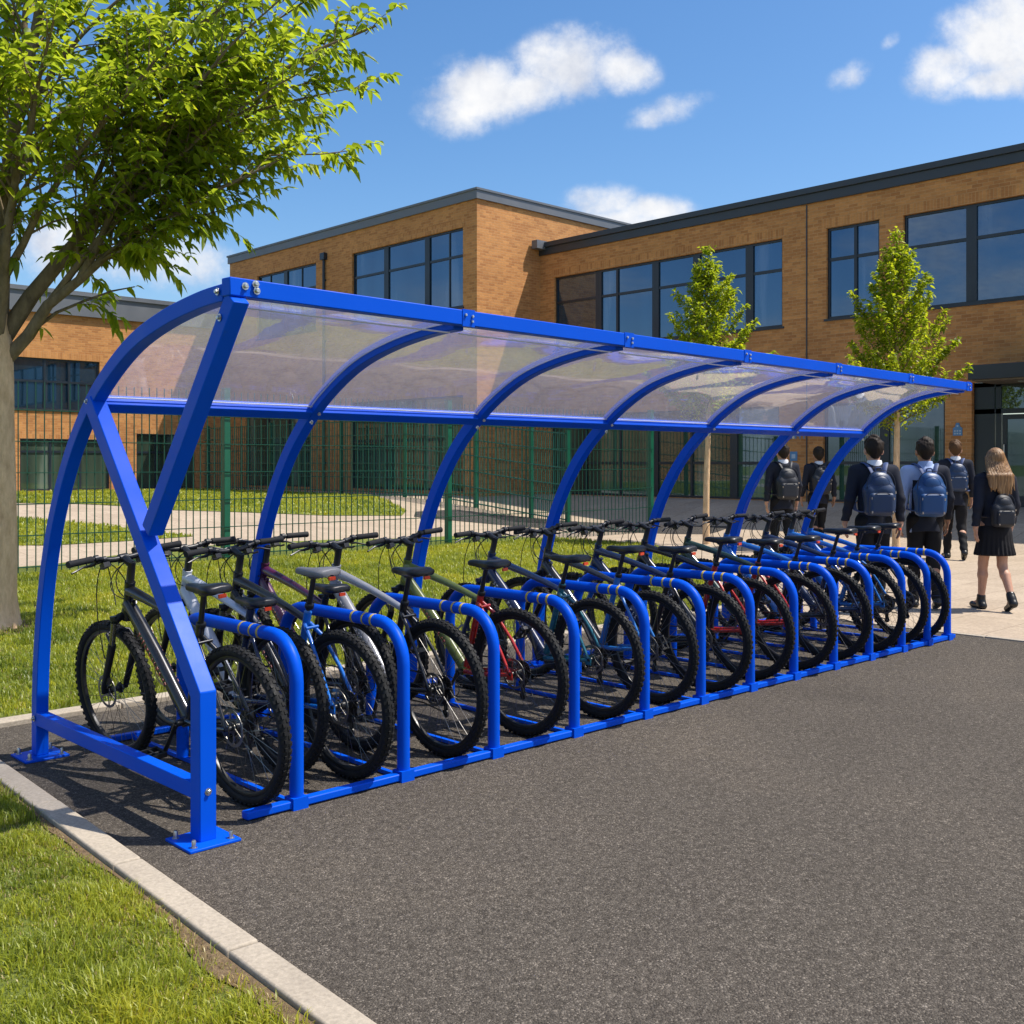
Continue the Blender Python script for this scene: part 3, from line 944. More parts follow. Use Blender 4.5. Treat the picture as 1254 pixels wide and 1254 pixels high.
fp = rect_sweep([Vector((0, .010)), Vector((0, .585)), Vector((1.045, 1.79))], 0., .072, .08)
front_post = fp.build('front_post', M['blue'], sh, BV)
MB().beam((.004, .455, 1.215), (.004, -.262, 2.133), .075, .068, (1, 0, 0)).build('brace', M['blue'], sh, BV)
MB().beam((-.002, .03, .2), (-.002, 1.70, .2), .058, .066).build('lower_rail', M['blue'], sh, BV)
for v in (0., 1.72):
    bp = MB().span((-.11, v - .105, 0), (.11, v + .105, .012)).build('base_plate', M['blue'], sh, .003)
    for a in (-.08, .08):
        for b in (-.075, .075):
            bolt((a, v + b, .012), (0, 0, 1), bp, .009, .03)
bolt((.037, -.0, .2), (1, 0, 0), sh)
bolt((-.0, -.04, .205), (0, -1, 0), sh)
bolt((-.034, 1.715, .2), (-1, 0, 0), sh)
for i in range(7):
    u = STEP * i
    P = arch_path(i)
    a = rect_sweep(P, u, .062, .068).build('arch', M['blue'], sh, BV)
    if i > 0:
        bp = MB().span((u - .09, 1.72 - .09, 0), (u + .09, 1.72 + .09, .012)).build('base_plate', M['blue'], sh, .003)
    k = min(range(len(P)), key=lambda q: abs(P[q].x - 1.06))
    bolt((u - .032, P[k].x + .01, P[k].y), (-1, 0, 0), sh, .008)
    if i:
        bolt((u - .032, P[k].x - .03, P[k].y - .065), (-1, 0, 0), sh, .007)
        bolt((u + .0, P[k].x - .05, P[k].y - .02), (0, -1, -.4), sh, .006)
vt0, vt6 = -.24, -.24 + .052 * 6
UE = STEP * 6
MB().beam((-.036, vt0 - .002, 2.172), (UE + .06, vt6 + .002, 2.172), .06, .07).build('top_beam', M['blue'], sh, BV)
MB().beam((.0, 1.055, 1.783), (UE, 1.04, 1.783), .06, .06, (0, .62, .78)).build('eaves_beam', M['blue'], sh, BV)
for i in range(7):
    u = STEP * i + (.0 if i < 6 else -.03)
    vf = vt0 + (vt6 - vt0) * (u / UE) - .032
    for du, dz in ((.03, .012), (.075, .028), (.08, -.004)) if i == 0 else ((-.018, .02), (.024, .016), (.022, -.014)):
        bolt((u + du, vf, 2.168 + dz * .8), (0, -1, 0), sh, .009 if i == 0 else .007)
    if i:
        MB().span((u - .034, vf - .003, 2.132), (u + .04, vf + .004, 2.211)).build('joint_plate', M['blue'], sh)
bolt((-.037, -.18, 2.16), (-1, 0, 0), sh)
bolt((-.033, -.19, 2.06), (-1, 0, 0), sh)
for i in range(6):
    Pa, Pb = arch_path(i), arch_path(i + 1)
    ka = [q for q in range(len(Pa)) if Pa[q].x < 1.055]
    ua, ub = STEP * i + .029, STEP * (i + 1) - .029
    vs, fs = [], []
    Oa, Ob = offset_path(Pa, -.004), offset_path(Pb, -.004)
    Ia, Ib = offset_path(Pa, .004), offset_path(Pb, .004)
    nseg = 6
    m = len(ka)
    for T_ in ((Oa, Ob), (Ia, Ib)):
        for s_ in range(nseg + 1):
            t = s_ / nseg
            sag = .006 * math.sin(PI * t) * random.uniform(-1, 1)
            for q in ka:
                p = T_[0][q].lerp(T_[1][q], t)
                vs.append((ua + (ub - ua) * t, p.x, p.y + sag))
    half = (nseg + 1) * m
    for b0 in (0, half):
        for s_ in range(nseg):
            for q in range(m - 1):
                f = (b0 + s_ * m + q, b0 + (s_ + 1) * m + q, b0 + (s_ + 1) * m + q + 1, b0 + s_ * m + q + 1)
                fs.append(f if b0 == 0 else f[::-1])
    for s_ in range(nseg):
        for q in (0, m - 1):
            fs.append((s_ * m + q, (s_ + 1) * m + q, half + (s_ + 1) * m + q, half + s_ * m + q))
    for q in range(m - 1):
        for s_ in (0, nseg):
            fs.append((s_ * m + q, s_ * m + q + 1, half + s_ * m + q + 1, half + s_ * m + q))
    mb = MB()
    mb.add(vs, fs)
    pn = mb.build('roof_panel', M['sheet'], sh, angle=60)
    tr = MB()
    for (T_, uu) in ((Pa, ua + .004), (Pb, ub - .004)):
        tr.tube([(uu, T_[q].x, T_[q].y + .002) for q in ka], .0042, 5)
    tr.tube([(ua, Pa[ka[0]].x - .03, Pa[ka[0]].y + .02), (ub, Pb[ka[0]].x - .03, Pb[ka[0]].y + .02)], .004, 5)
    tr.tube([(ua, Pa[ka[-1]].x + .03, Pa[ka[-1]].y - .045), (ub, Pb[ka[-1]].x + .03, Pb[ka[-1]].y - .045)], .004, 5)
    tr.build('edge_seal', M['pale_seal'] if 'pale_seal' in M else M.setdefault('pale_seal', plain('pale_seal', (.6, .6, .66), .4)), pn)

# ------------------------------------------------------------------ rack of hoops
HOOPS = [.495, 1.085, 1.67, 2.275, 2.885, 3.44, 3.985, 4.52, 5.06, 5.59, 6.12, 6.57, 6.95]
rk = thing('bike_rack', 'low blue rack of thirteen rounded hoops on a ground rail under the shelter', 'bike rack', (.2, .1, 0))
def RB(mb, name, mat, parent=rk, bevel=0.):
    mb.v = [(v[0] - .2, v[1] - .1, v[2]) for v in mb.v] if parent is rk else mb.v
    return mb.build(name, mat, parent, bevel)
RB(MB().span((.24, .075, .006), (7.06, .125, .040)), 'ground_rail', M['blue'], bevel=.006)
RB(MB().span((.30, 1.70, .006), (7.06, 1.745, .038)), 'ground_rail', M['blue'], bevel=.006)
hoop_me = None
def hoop_path():
    W, Hh, r = 1.05, .735, .19
    pts = [(0, 0, .02), (0, 0, .3), (0, 0, Hh - r)]
    for k in range(1, 9):
        a = PI / 2 * k / 8
        pts.append((0, r - r * math.cos(a), Hh - r + r * math.sin(a)))
    for k in range(0, 9):
        a = PI / 2 * k / 8
        pts.append((0, W - r + r * math.sin(a), Hh - r + r * math.cos(a)))
    pts += [(0, W, .3), (0, W, .02)]
    return pts
tape_specs = [(.20, .014), (.27, .010), (.36, .013)]
for i, u in enumerate(HOOPS):
    if hoop_me is None:
        hoop_me = MB().tube(hoop_path(), .031, 14, up=(1, 0, 0)).mesh('hoop', 50)
        tape_me = [MB().lathe([(.0318, y), (.0322, y + .002), (.0322, y + w), (.0318, y + w + .002)], 14, 'y', (0, 0, .735)).mesh('tape_band') for (y, w) in tape_specs]
        clamp_me = MB().span((-.038, -.036, 0), (.038, .036, .052)).mesh('clamp')
        tie_me = MB().span((-.012, .03, .004), (.012, 1.6, .022)).mesh('cross_tie')
    h = link_mesh('hoop', hoop_me, M['blue'], rk)
    h.location = (u - .2, 0, 0)
    tz = random.uniform(-.03, .08)
    for tm in tape_me:
        t = link_mesh('tape_band', tm, M['tape'], h)
        t.location = (0, tz, 0)
    c = link_mesh('clamp', clamp_me, M['blue'], h)
    x = link_mesh('cross_tie', tie_me, M['blue'], h)

# ------------------------------------------------------------------ bicycles
RW = .355
A_ = Vector((0, 0, RW)); BBK = Vector((.425, 0, .31)); ST = Vector((.262, 0, .775))
HT = Vector((.885, 0, .915)); HB = Vector((.93, 0, .785)); FA = Vector((1.13, 0, RW))
STEER = (HB - HT).normalized()
def Y(v, y):
    return Vector((v.x, y, v.z))
BM = {}
# tyre with knobs, centred on the axle
mb = MB()
prof = []
for k in range(14):
    a = 2 * PI * k / 14
    prof.append((.3295 + .0235 * math.cos(a), .0245 * math.sin(a)))
mb.lathe(prof, 56, 'y', closed=True)
for k in range(64):
    a = 2 * PI * k / 64
    for row, (yy, rr, tl) in enumerate(((-.0095, .3525, 0), (.0095, .3525, 0), (-.0205, .3435, .8), (.0205, .3435, -.8))):
        aa = a + (PI / 64 if row % 2 else 0)
        er = Vector((math.cos(aa), 0, math.sin(aa)))
        et = Vector((-math.sin(aa), 0, math.cos(aa)))
        ey = Vector((0, 1, 0))
        if tl:
            n = (er + ey * (-tl)).normalized() if yy > 0 and tl < 0 else (er - ey * tl).normalized()
            b = et.cross(n)
            rot = Matrix((et, b, n)).transposed()
        else:
            rot = Matrix((et, ey, er)).transposed()
        mb.box(er * (rr - .0015) + ey * yy, (.015, .012, .008), rot)
BM['tyre'] = mb.mesh('tyre', 30)
mb = MB().lathe([(.309, -.0135), (.304, -.014), (.293, -.009), (.291, 0), (.293, .009), (.304, .014), (.309, .0135)], 48, 'y', closed=True)
BM['rim'] = mb.mesh('rim', 40)
def spokes(hub_r, n=32):
    mb = MB()
    for k in range(n):
        a = 2 * PI * k / n
        side = 1 if k % 2 else -1
        tw = .55 if (k // 2) % 2 else -.55
        p = Vector((.293 * math.cos(a), 0, .293 * math.sin(a)))
        q = Vector((hub_r * math.cos(a + tw * 2), side * .028, hub_r * math.sin(a + tw * 2)))
        mb.tube([q, p], .0013, 3, caps=False)
    return mb.mesh('spokes', 80)
BM['spokes'] = spokes(.026)
BM['front_hub'] = MB().lathe([(.006, -.055), (.012, -.05), (.012, -.036), (.028, -.034), (.028, -.026), (.014, -.022), (.013, .022), (.028, .026), (.028, .034), (.012, .036), (.012, .05), (.006, .055)], 14, 'y').mesh('hub')
BM['rear_hub'] = MB().lathe([(.007, -.075), (.014, -.068), (.016, -.03), (.028, -.028), (.028, -.02), (.017, -.015), (.017, .02), (.03, .026), (.03, .034), (.013, .036), (.013, .066), (.007, .075)], 14, 'y').mesh('hub')
def rotor(r):
    mb = MB()
    mb.lathe([(r - .014, -.001), (r, -.001), (r, .001), (r - .014, .001)], 32, 'y', closed=True)
    for k in range(6):
        a = 2 * PI * k / 6
        mb.beam((.02 * math.cos(a), 0, .02 * math.sin(a)), ((r - .01) * math.cos(a + .5), 0, (r - .01) * math.sin(a + .5)), .008, .0018, (0, 1, 0))
    mb.lathe([(.012, -.002), (.026, -.002), (.026, .002), (.012, .002)], 16, 'y', closed=True)
    return mb.mesh('brake_disc', 40)
BM['disc'] = rotor(.085)
mb = MB()
for k, r in enumerate((.058, .052, .046, .040, .035, .031, .027)):
    y0 = -.034 - k * .0047
    pts = []
    nt_ = int(r * 2 * PI / .0127) * 2
    for q in range(nt_):
        a = 2 * PI * q / nt_
        rr = r + (.003 if q % 2 else -.002)
        pts.append((rr * math.cos(a), rr * math.sin(a)))
    vs = [(p[0], y0, p[1]) for p in pts] + [(p[0], y0 + .002, p[1]) for p in pts]
    n_ = len(pts)
    mb.add(vs, [tuple(range(n_)), tuple(range(2 * n_ - 1, n_ - 1, -1))] + [(q, q + n_, (q + 1) % n_ + n_, (q + 1) % n_) for q in range(n_)])
BM['cassette'] = mb.mesh('cassette', 30)
# frame: main triangle
mb = MB()
def prof_tube(mb, a, b, rs, n=12, flat=1., bow=0.):
    a, b = Vector(a), Vector(b)
    pts, rr = [], []
    m = len(rs)
    for i in range(m):
        t = i / (m - 1)
        p = a.lerp(b, t)
        p.z += bow * math.sin(PI * t)
        pts.append(p)
        rr.append(rs[i])
    mb.tube(pts, rr, n, flat=flat)
prof_tube(mb, HT + STEER * -.012, HB + STEER * .012, [.027, .024, .023, .024, .028], 14)
prof_tube(mb, HT + STEER * .035 + Vector((-.005, 0, 0)), ST + Vector((.004, 0, -.045)), [.029, .024, .021, .019, .017], 12, bow=.012)
prof_tube(mb, HB + STEER * -.035, BBK + Vector((.012, 0, .012)), [.031, .033, .033, .031, .031], 12, flat=1.1, bow=.014)
mb.lathe([(.024, -.037), (.026, -.034), (.026, .034), (.024, .037)], 16, 'y', (BBK.x, 0, BBK.z))
mb.tube([HB + STEER * -.03 + Vector((-.03, 0, -.012)), HT + STEER * .06 + Vector((-.05, 0, -.03))], .013, 8)
BM['frame'] = mb.mesh('frame', 50)
mb = MB()
prof_tube(mb, BBK, ST, [.022, .0195, .019, .019, .0205], 12)
for s in (1, -1):
    mb.tube([Y(BBK, s * .03) + Vector((-.02, 0, 0)), Vector((.26, s * .042, .318)), Vector((.13, s * .06, .335)), Vector((.012, s * .068, RW - .004))], [.0125, .0115, .010, .009], 8, flat=1.2)
    mb.tube([ST + Vector((.012, s * .016, -.06)), Vector((.2, s * .038, .655)), Vector((.1, s * .056, .515)), Vector((.008, s * .067, RW + .006))], [.0115, .0105, .0095, .009], 8)
    mb.box((.006, s * .068, RW - .008), (.04, .007, .045))
mb.tube([(.235, -.036, .70), (.235, .036, .70)], .008, 8)
mb.tube([(.34, -.034, .315), (.34, .034, .315)], .010, 8)
BM['rear'] = mb.mesh('rear_triangle', 50)
# lettering-like marks along the down tube (both sides)
def marks(seed, sd, lo=.18, hi=.8):
    r = random.Random(seed)
    mb = MB()
    a, b = HB + STEER * -.035, BBK + Vector((.012, 0, .012))
    d = (b - a).normalized()
    up = Vector((0, 1, 0)).cross(d)
    for s in (sd,):
        t = lo
        while t < hi:
            w = r.uniform(.008, .02)
            h = r.uniform(.016, .028)
            p = a.lerp(b, t) + Vector((0, 0, .014 * math.sin(PI * t)))
            L = (b - a).length
            for (dx, dh, ww, hh) in ((0, 0, w * .32, h), (w * .35, h * .3 * r.choice((1, -1)), w * .6, h * .3)):
                c = p + d * dx + up * dh + Vector((0, s * .0335, 0))
                mb.box(c, (ww, .0016, hh), Matrix((d, Vector((0, 1, 0)), up)).transposed())
            t += (w + .008) / L * 1.25
    return mb.mesh('decal', 30)
BM['decal'] = [[marks(3, s) for s in (1, -1)], [marks(8, s, .3, .75) for s in (1, -1)], [marks(15, s, .15, .6) for s in (1, -1)]]
# seat post and saddle
mb = MB()
mb.tube([ST + Vector((.006, 0, -.02)), Vector((.212, 0, .918))], .0136, 10)
mb.lathe([(.021, 0), (.023, .004), (.023, .02), (.021, .024)], 12, 'z', (0, 0, 0))
k_ = len(mb.v)
q_ = (ST - BBK).to_track_quat('Z', 'Y').to_matrix()
mb.v = [tuple(q_ @ Vector(v) + ST + Vector((0, 0, -.01))) if i >= k_ - 48 else v for i, v in enumerate(mb.v)]
mb.box((.21, 0, .923), (.05, .03, .018))
for s in (1, -1):
    mb.tube([(.09, s * .035, .934), (.14, s * .024, .927), (.26, s * .022, .929), (.33, s * .006, .945)], .0035, 6)
BM['post'] = mb.mesh('seat_post', 50)
def saddle_mesh():
    st = [(.065, .040, .958, .018), (.072, .062, .962, .024), (.10, .072, .965, .027), (.14, .068, .964, .027), (.18, .052, .960, .026), (.22, .036, .957, .025), (.27, .025, .956, .024), (.31, .021, .957, .022), (.335, .018, .955, .019), (.348, .011, .951, .012)]
    n = 16
    vs, fs = [], []
    for (x, w, z, h) in st:
        for k in range(n):
            a = 2 * PI * k / n
            c, s = math.cos(a), math.sin(a)
            yy = w * (abs(c) ** .8) * (1 if c > 0 else -1)
            zz = z + (h * .55 * s if s > 0 else h * (1.5 if w > .05 else 1.5) * s * (.55 + .6 * abs(c)))
            if s > .8:
                zz -= .004
            vs.append((x, yy, zz - .008 * (abs(c) ** 2)))
    m = len(st)
    for i in range(m - 1):
        for k in range(n):
            l = (k + 1) % n
            fs.append((i * n + k, i * n + l, (i + 1) * n + l, (i + 1) * n + k))
    fs += [tuple(range(n)), tuple((m - 1) * n + k for k in range(n))]
    mb = MB()
    mb.add(vs, fs)
    return mb.mesh('saddle', 60)
BM['saddle'] = saddle_mesh()
BM['reflector'] = MB().box((.062, 0, .925), (.012, .036, .016)).mesh('rear_reflector')
# fork
mb = MB()
mb.tube([HB + STEER * .015, HB + STEER * .055], [.022, .026], 12)
mb.tube([HB + STEER * .05 + Vector((0, -.066, 0)), HB + STEER * .042 + Vector((.006, -.035, .006)), HB + STEER * .04 + Vector((.008, 0, .01)), HB + STEER * .042 + Vector((.006, .035, .006)), HB + STEER * .05 + Vector((0, .066, 0))], [.021, .02, .021, .02, .021], 10)
for s in (1, -1):
    c0 = HB + STEER * .05 + Vector((.004, s * .066, 0))
    mb.tube([c0 + STEER * .13, c0 + STEER * .15, FA + Vector((-.012, s * .062, .03)), FA + Vector((0, s * .06, -.004))], [.021, .0205, .016, .013], 10)
    mb.lathe([(.02, -.01), (.02, .012)], 10, 'z', c0 + Vector((0, 0, .012)))
c0 = HB + STEER * .19
mb.tube([c0 + Vector((.0, -.066, 0)), c0 + Vector((.05, -.06, .055)), c0 + Vector((.065, 0, .075)), c0 + Vector((.05, .06, .055)), c0 + Vector((0, .066, 0))], .009, 8)
mb.box(FA + Vector((-.045, .058, .075)), (.03, .018, .06))
BM['fork'] = mb.mesh('fork', 50)
BM['stanchion'] = []
for s in (1, -1):
    c0 = HB + STEER * .05 + Vector((.004, s * .066, 0))
    BM['stanchion'].append(MB().tube([c0 + STEER * .01, c0 + STEER * .14], .0155, 10).mesh('stanchion', 50))
# stem, bar, grips, levers, cables
CL = Vector((.922, 0, 1.042))
PT = HT - STEER * .094
mb = MB()
mb.tube([HT - STEER * .002, HT - STEER * .012, PT - STEER * .025], [.026, .02, .019], 12)
mb.tube([PT - STEER * .008 + Vector((-.004, 0, 0)), CL + Vector((-.012, 0, -.002))], [.020, .019], 10)
mb.lathe([(.017, -.024), (.022, -.022), (.022, .022), (.017, .024)], 12, 'y', CL)
BM['stem'] = mb.mesh('stem', 50)
HW = .30
def barp(y):
    t = abs(y)
    rise = .022 * float(ss((t - .05) / .11))
    return Vector((CL.x - .035 * max(0, t - .1) / .2, y, CL.z + rise))
ys = [-HW + i * (2 * HW) / 24 for i in range(25)]
BM['bar'] = MB().tube([barp(y) for y in ys], [.0115 if abs(y) > .09 else .0145 for y in ys], 10).mesh('handlebar', 50)
BM['grip'] = []
for s in (1, -1):
    yy = [s * (HW + .003), s * (HW - .005), s * (HW - .03), s * (HW - .09), s * (HW - .125), s * (HW - .13)]
    mb = MB().tube([barp(y) for y in yy], [.0165, .0175, .0165, .016, .0172, .0165], 12)
    BM['grip'].append(mb.mesh('grip', 45))
BM['lever'] = []
for s in (1, -1):
    y0 = s * (HW - .155)
    c = barp(y0)
    mb = MB()
    mb.lathe([(.0135, -.012), (.018, -.010), (.018, .010), (.0135, .012)], 10, 'y', c)
    mb.tube([c + Vector((.0, 0, -.014)), c + Vector((.02, s * .004, -.028)), c + Vector((.034, s * .02, -.034)), c + Vector((.042, s * .05, -.036)), c + Vector((.036, s * .085, -.046)), c + Vector((.03, s * .115, -.054))], [.010, .010, .0075, .0055, .005, .0045], 7)
    mb.tube([c + Vector((.016, -s * .045, -.02)), c + Vector((.018, -s * .005, -.022))], [.0085, .0095], 8)
    d = barp(s * (HW - .20))
    mb.lathe([(.0125, -.010), (.016, -.008), (.016, .008), (.0125, .010)], 10, 'y', d)
    mb.box(d + Vector((.004, -s * .004, -.03)), (.042, .034, .026), Euler((0, .4, 0)).to_matrix())
    mb.tube([d + Vector((-.012, 0, -.036)), d + Vector((-.026, s * .02, -.04)), d + Vector((-.03, s * .04, -.036))], [.005, .0055, .006], 6)
    BM['lever'].append(mb.mesh('brake_lever', 45))
def bez(a, b, c, d, n=14):
    a, b, c, d = (Vector(q) for q in (a, b, c, d))
    return [a * (1 - t) ** 3 + b * 3 * t * (1 - t) ** 2 + c * 3 * t * t * (1 - t) + d * t ** 3 for t in [i / n for i in range(n + 1)]]
mb = MB()
for s in (1, -1):
    a = barp(s * (HW - .20)) + Vector((.018, -s * .02, -.024))
    mb.tube(bez(a, a + Vector((.10, -s * .06, .0)), a + Vector((.14, -s * .10, -.17)), HB + Vector((.025, s * .045, .03))), .0026, 6)
    mb.tube(bez(a, a + Vector((.07, -s * .10, -.02)), a + Vector((.10, -s * .16, -.16)), HT + Vector((-.0, -s * .03, -.07))), .0026, 6)
a = barp(HW - .2) + Vector((.018, -.01, -.024))
mb.tube(bez(a, a + Vector((.13, -.02, -.02)), a + Vector((.16, .0, -.25)), FA + Vector((-.06, .068, .18))), .0026, 6)
BM['cable'] = mb.mesh('brake_cable', 60)
# cranks, chain, derailleur
mb = MB()
def ring(r, y0, teeth):
    pts = []
    for q in range(teeth * 2):
        a = 2 * PI * q / (teeth * 2)
        rr = r + (.003 if q % 2 else -.002)
        pts.append((BBK.x + rr * math.cos(a), BBK.z + rr * math.sin(a)))
    inn = [(BBK.x + (r - .016) * math.cos(2 * PI * q / (teeth * 2)), BBK.z + (r - .016) * math.sin(2 * PI * q / (teeth * 2))) for q in range(teeth * 2)]
    n_ = len(pts)
    vs = [(p[0], y0, p[1]) for p in pts] + [(p[0], y0, p[1]) for p in inn] + [(p[0], y0 + .003, p[1]) for p in pts] + [(p[0], y0 + .003, p[1]) for p in inn]
    fs = []
    for q in range(n_):
        l = (q + 1) % n_
        fs += [(q, l, n_ + l, n_ + q), (2 * n_ + q, 3 * n_ + q, 3 * n_ + l, 2 * n_ + l), (q, 2 * n_ + q, 2 * n_ + l, l), (n_ + q, n_ + l, 3 * n_ + l, 3 * n_ + q)]
    mb.add(vs, fs)
ring(.078, -.048, 36)
ring(.062, -.041, 28)
for k in range(4):
    a = 2 * PI * k / 4 + .4
    mb.beam((BBK.x, -.046, BBK.z), (BBK.x + .068 * math.cos(a), -.046, BBK.z + .068 * math.sin(a)), .014, .006, (0, 1, 0))
mb.lathe([(.012, -.07), (.016, -.066), (.016, .066), (.012, .07)], 12, 'y', BBK)
ca = R(-62)
cv_ = Vector((math.cos(ca), 0, math.sin(ca)))
for s in (1, -1):
    p = BBK + Vector((0, s * .068, 0))
    q = p + cv_ * (.172 * s) + Vector((0, s * .012, 0))
    mb.tube([p, p.lerp(q, .5), q], [.014, .011, .012], 8, flat=.8)
BM['crank'] = mb.mesh('crankset', 40)
BM['pedal'] = []
for s in (1, -1):
    q = BBK + Vector((0, s * .08, 0)) + cv_ * (.172 * s)
    mb = MB()
    mb.tube([q, q + Vector((0, s * .10, 0))], .006, 8)
    for dx in (-.042, .042):
        mb.box(q + Vector((dx, s * .062, 0)), (.012, .09, .022))
    for dy in (.02, .062, .104):
        mb.box(q + Vector((0, s * dy, 0)), (.075, .01, .016))
    BM['pedal'].append(mb.mesh('pedal', 40))
mb = MB()
mb.tube([Vector((.0, -.05, RW + .046)), Vector((BBK.x, -.046, BBK.z + .08))], .0042, 5)
mb.tube([Vector((.03, -.052, RW - .145)), Vector((.2, -.048, .235)), Vector((BBK.x, -.046, BBK.z - .08))], .0042, 5)
BM['chain'] = mb.mesh('chain', 60)
mb = MB()
mb.box((.012, -.078, RW - .05), (.035, .022, .05), Euler((0, .3, 0)).to_matrix())
mb.tube([(.01, -.076, RW - .06), (.035, -.062, RW - .105), (.03, -.054, RW - .15)], [.010, .009, .009], 8)
for (x, z) in ((.036, RW - .085), (.028, RW - .15)):
    mb.lathe([(.022, -.004), (.022, .004)], 14, 'y', (x, -.054, z))
mb.beam((.036, -.060, RW - .085), (.028, -.060, RW - .15), .03, .003, (0, 1, 0))
mb.tube(bez((-.01, -.08, RW - .06), (-.08, -.085, RW - .05), (-.08, -.08, RW + .05), (.05, -.066, RW + .05)), .0026, 6)
BM['derailleur'] = mb.mesh('derailleur', 40)

def bpart(name, me, mat, parent):
    o = bpy.data.objects.new(name, me)
    COL.objects.link(o)
    if len(me.materials) == 0:
        me.materials.append(None)
    o.material_slots[0].link = 'OBJECT'
    o.material_slots[0].material = mat
    o.parent = parent
    return o

def wheel(parent, at, front, steer):
    w = bpart('wheel', BM['front_hub'] if front else BM['rear_hub'], M['black'], parent)
    T = Matrix.Translation(at)
    w.matrix_local = steer @ T if front else T
    sp_ = Matrix.Rotation(random.uniform(0, 2 * PI), 4, 'Y')
    for nm, me, mt in (('tyre', BM['tyre'], M['rubber']), ('rim', BM['rim'], M['black']), ('spokes', BM['spokes'], M['spoke'])):
        q = bpart(nm, me, mt, w)
        q.matrix_local = sp_
    d = bpart('brake_disc', BM['disc'], M['disc'], w)
    d.location = (0, .042, 0)
    if not front:
        bpart('cassette', BM['cassette'], M['cass'], w)
    return w

def bicycle(label, u, v, lean, main, rear, fork=None, decal=0, steer=0., flip=False, grey_saddle=False, saddle_z=0., turn=0.):
    b = thing('bicycle', label, 'bicycle', (u, v, 0), 0, 'bicycles parked in the blue rack')
    b.rotation_euler = (-R(lean), 0, (-PI / 2 if flip else PI / 2) + R(turn))
    mp, rp = paint(main), paint(rear)
    Sm = Matrix.Translation(HT) @ Matrix.Rotation(R(steer), 4, -STEER) @ Matrix.Translation(-HT)
    f = bpart('frame', BM['frame'], mp, b)
    for q in BM['decal'][decal % 3]:
        bpart('decal', q, M['decal_red'] if decal % 2 else M['decal'], f)
    bpart('rear_triangle', BM['rear'], rp, b)
    p = bpart('seat_post', BM['post'], M['black'], b)
    p.location = (-.34 * saddle_z, 0, saddle_z)
    s = bpart('saddle', BM['saddle'], M['saddle_grey'] if grey_saddle else M['saddle'], b)
    s.location = p.location
    bpart('rear_reflector', BM['reflector'], M['reflector'], s)
    k = bpart('fork', BM['fork'], paint(fork) if fork else M['black'], b)
    k.matrix_local = Sm
    for q in BM['stanchion']:
        bpart('stanchion', q, M['stanchion'], k)
    for nm in ('stem', 'bar', 'cable'):
        q = bpart({'stem': 'stem', 'bar': 'handlebar', 'cable': 'brake_cable'}[nm], BM[nm], M['black'] if nm != 'cable' else M['plastic'], b)
        q.matrix_local = Sm
        if nm == 'bar':
            for i in (0, 1):
                bpart('grip', BM['grip'][i], M['grip'], q)
                bpart('brake_lever', BM['lever'][i], M['black'], q)
    c = bpart('crankset', BM['crank'], M['black'], b)
    c.matrix_local = Matrix.Translation(BBK) @ Matrix.Rotation(random.uniform(0, 2 * PI), 4, 'Y') @ Matrix.Translation(-BBK)
    for i in (0, 1):
        bpart('pedal', BM['pedal'][i], M['plastic'], c)
    bpart('chain', BM['chain'], M['cass'], b)
    bpart('derailleur', BM['derailleur'], M['black'], b)
    wheel(b, A_, False, Sm)
    wheel(b, FA, True, Sm)
    return b

BLK = (.010, .010, .011); WHT = (.55, .57, .62); SIL = (.34, .34, .35); BLU = (.004, .14, .56); NAVY = (.012, .024, .07)
OLV = (.13, .16, .03); RED = (.42, .018, .012); TEAL = (.012, .12, .17); CHR = (.03, .032, .036); MAG = (.30, .02, .11); LBL = (.02, .16, .50); DGR = (.02, .05, .035)
BIKES = [
    ('black mountain bike nearest the viewer, its front wheel left of the slanting end post', .36, .29, 5, BLK, BLK, None, 1, 7, False, False, 0),
    ('white framed mountain bike set further in, between the first black bike and the blue one', .755, .60, 3, WHT, NAVY, None, 0, 2, False, False, -.12),
    ('mountain bike with bright blue rear frame, black front tubes and a partly grey saddle', .915, .31, 4, BLK, BLU, None, 1, 1, False, True, .01),
    ('silver and white mountain bike with black rear stays, right after the blue one', 1.49, .29, 4, SIL, BLK, None, 0, 1, False, False, .0),
    ('olive green mountain bike with bright red rear stays, next after the silver and white one', 2.08, .31, 4, OLV, RED, None, 1, -1, False, False, .0),
    ('navy mountain bike with teal rear stays beside the red one', 2.69, .29, 3, NAVY, TEAL, NAVY, 0, 2, False, False, .0),
    ('charcoal grey mountain bike with pale blue rear stays, just past the teal one', 3.235, .31, 3, CHR, LBL, None, 2, 0, False, False, .0),
    ('dark blue mountain bike with black rear stays, next past the charcoal grey one', 3.77, .29, 3, NAVY, BLK, BLU, 0, 1, False, False, .0),
    ('black mountain bike with red rear stays, between the dark blue and the dark green ones', 4.30, .31, 3, BLK, RED, None, 2, -2, False, False, .0),
    ('dark green mountain bike with red rear stays, fifth from the far end of the rack', 4.83, .29, 3, DGR, RED, None, 0, 1, False, False, .0),
    ('blue and black mountain bike, fourth from the far end of the rack', 5.36, .31, 2, LBL, BLK, None, 2, 0, False, False, .0),
    ('navy mountain bike, third from the far end of the rack', 5.87, .29, 2, NAVY, NAVY, None, 0, -1, False, False, .0),
    ('light blue mountain bike with raised saddle, second from the far end of the rack', 6.30, .31, 2, LBL, LBL, None, 2, 1, False, False, .02),
    ('last mountain bike at the far end, blue frame and saddle before the walking boys', 6.62, .29, 2, BLU, BLK, None, 0, 0, False, False, .03),
    ('dark purple bike set further in, between the blue one and the silver and white one', 1.25, .70, 3, (.07, .012, .05), BLK, None, 1, 2, False, False, -.10),
]
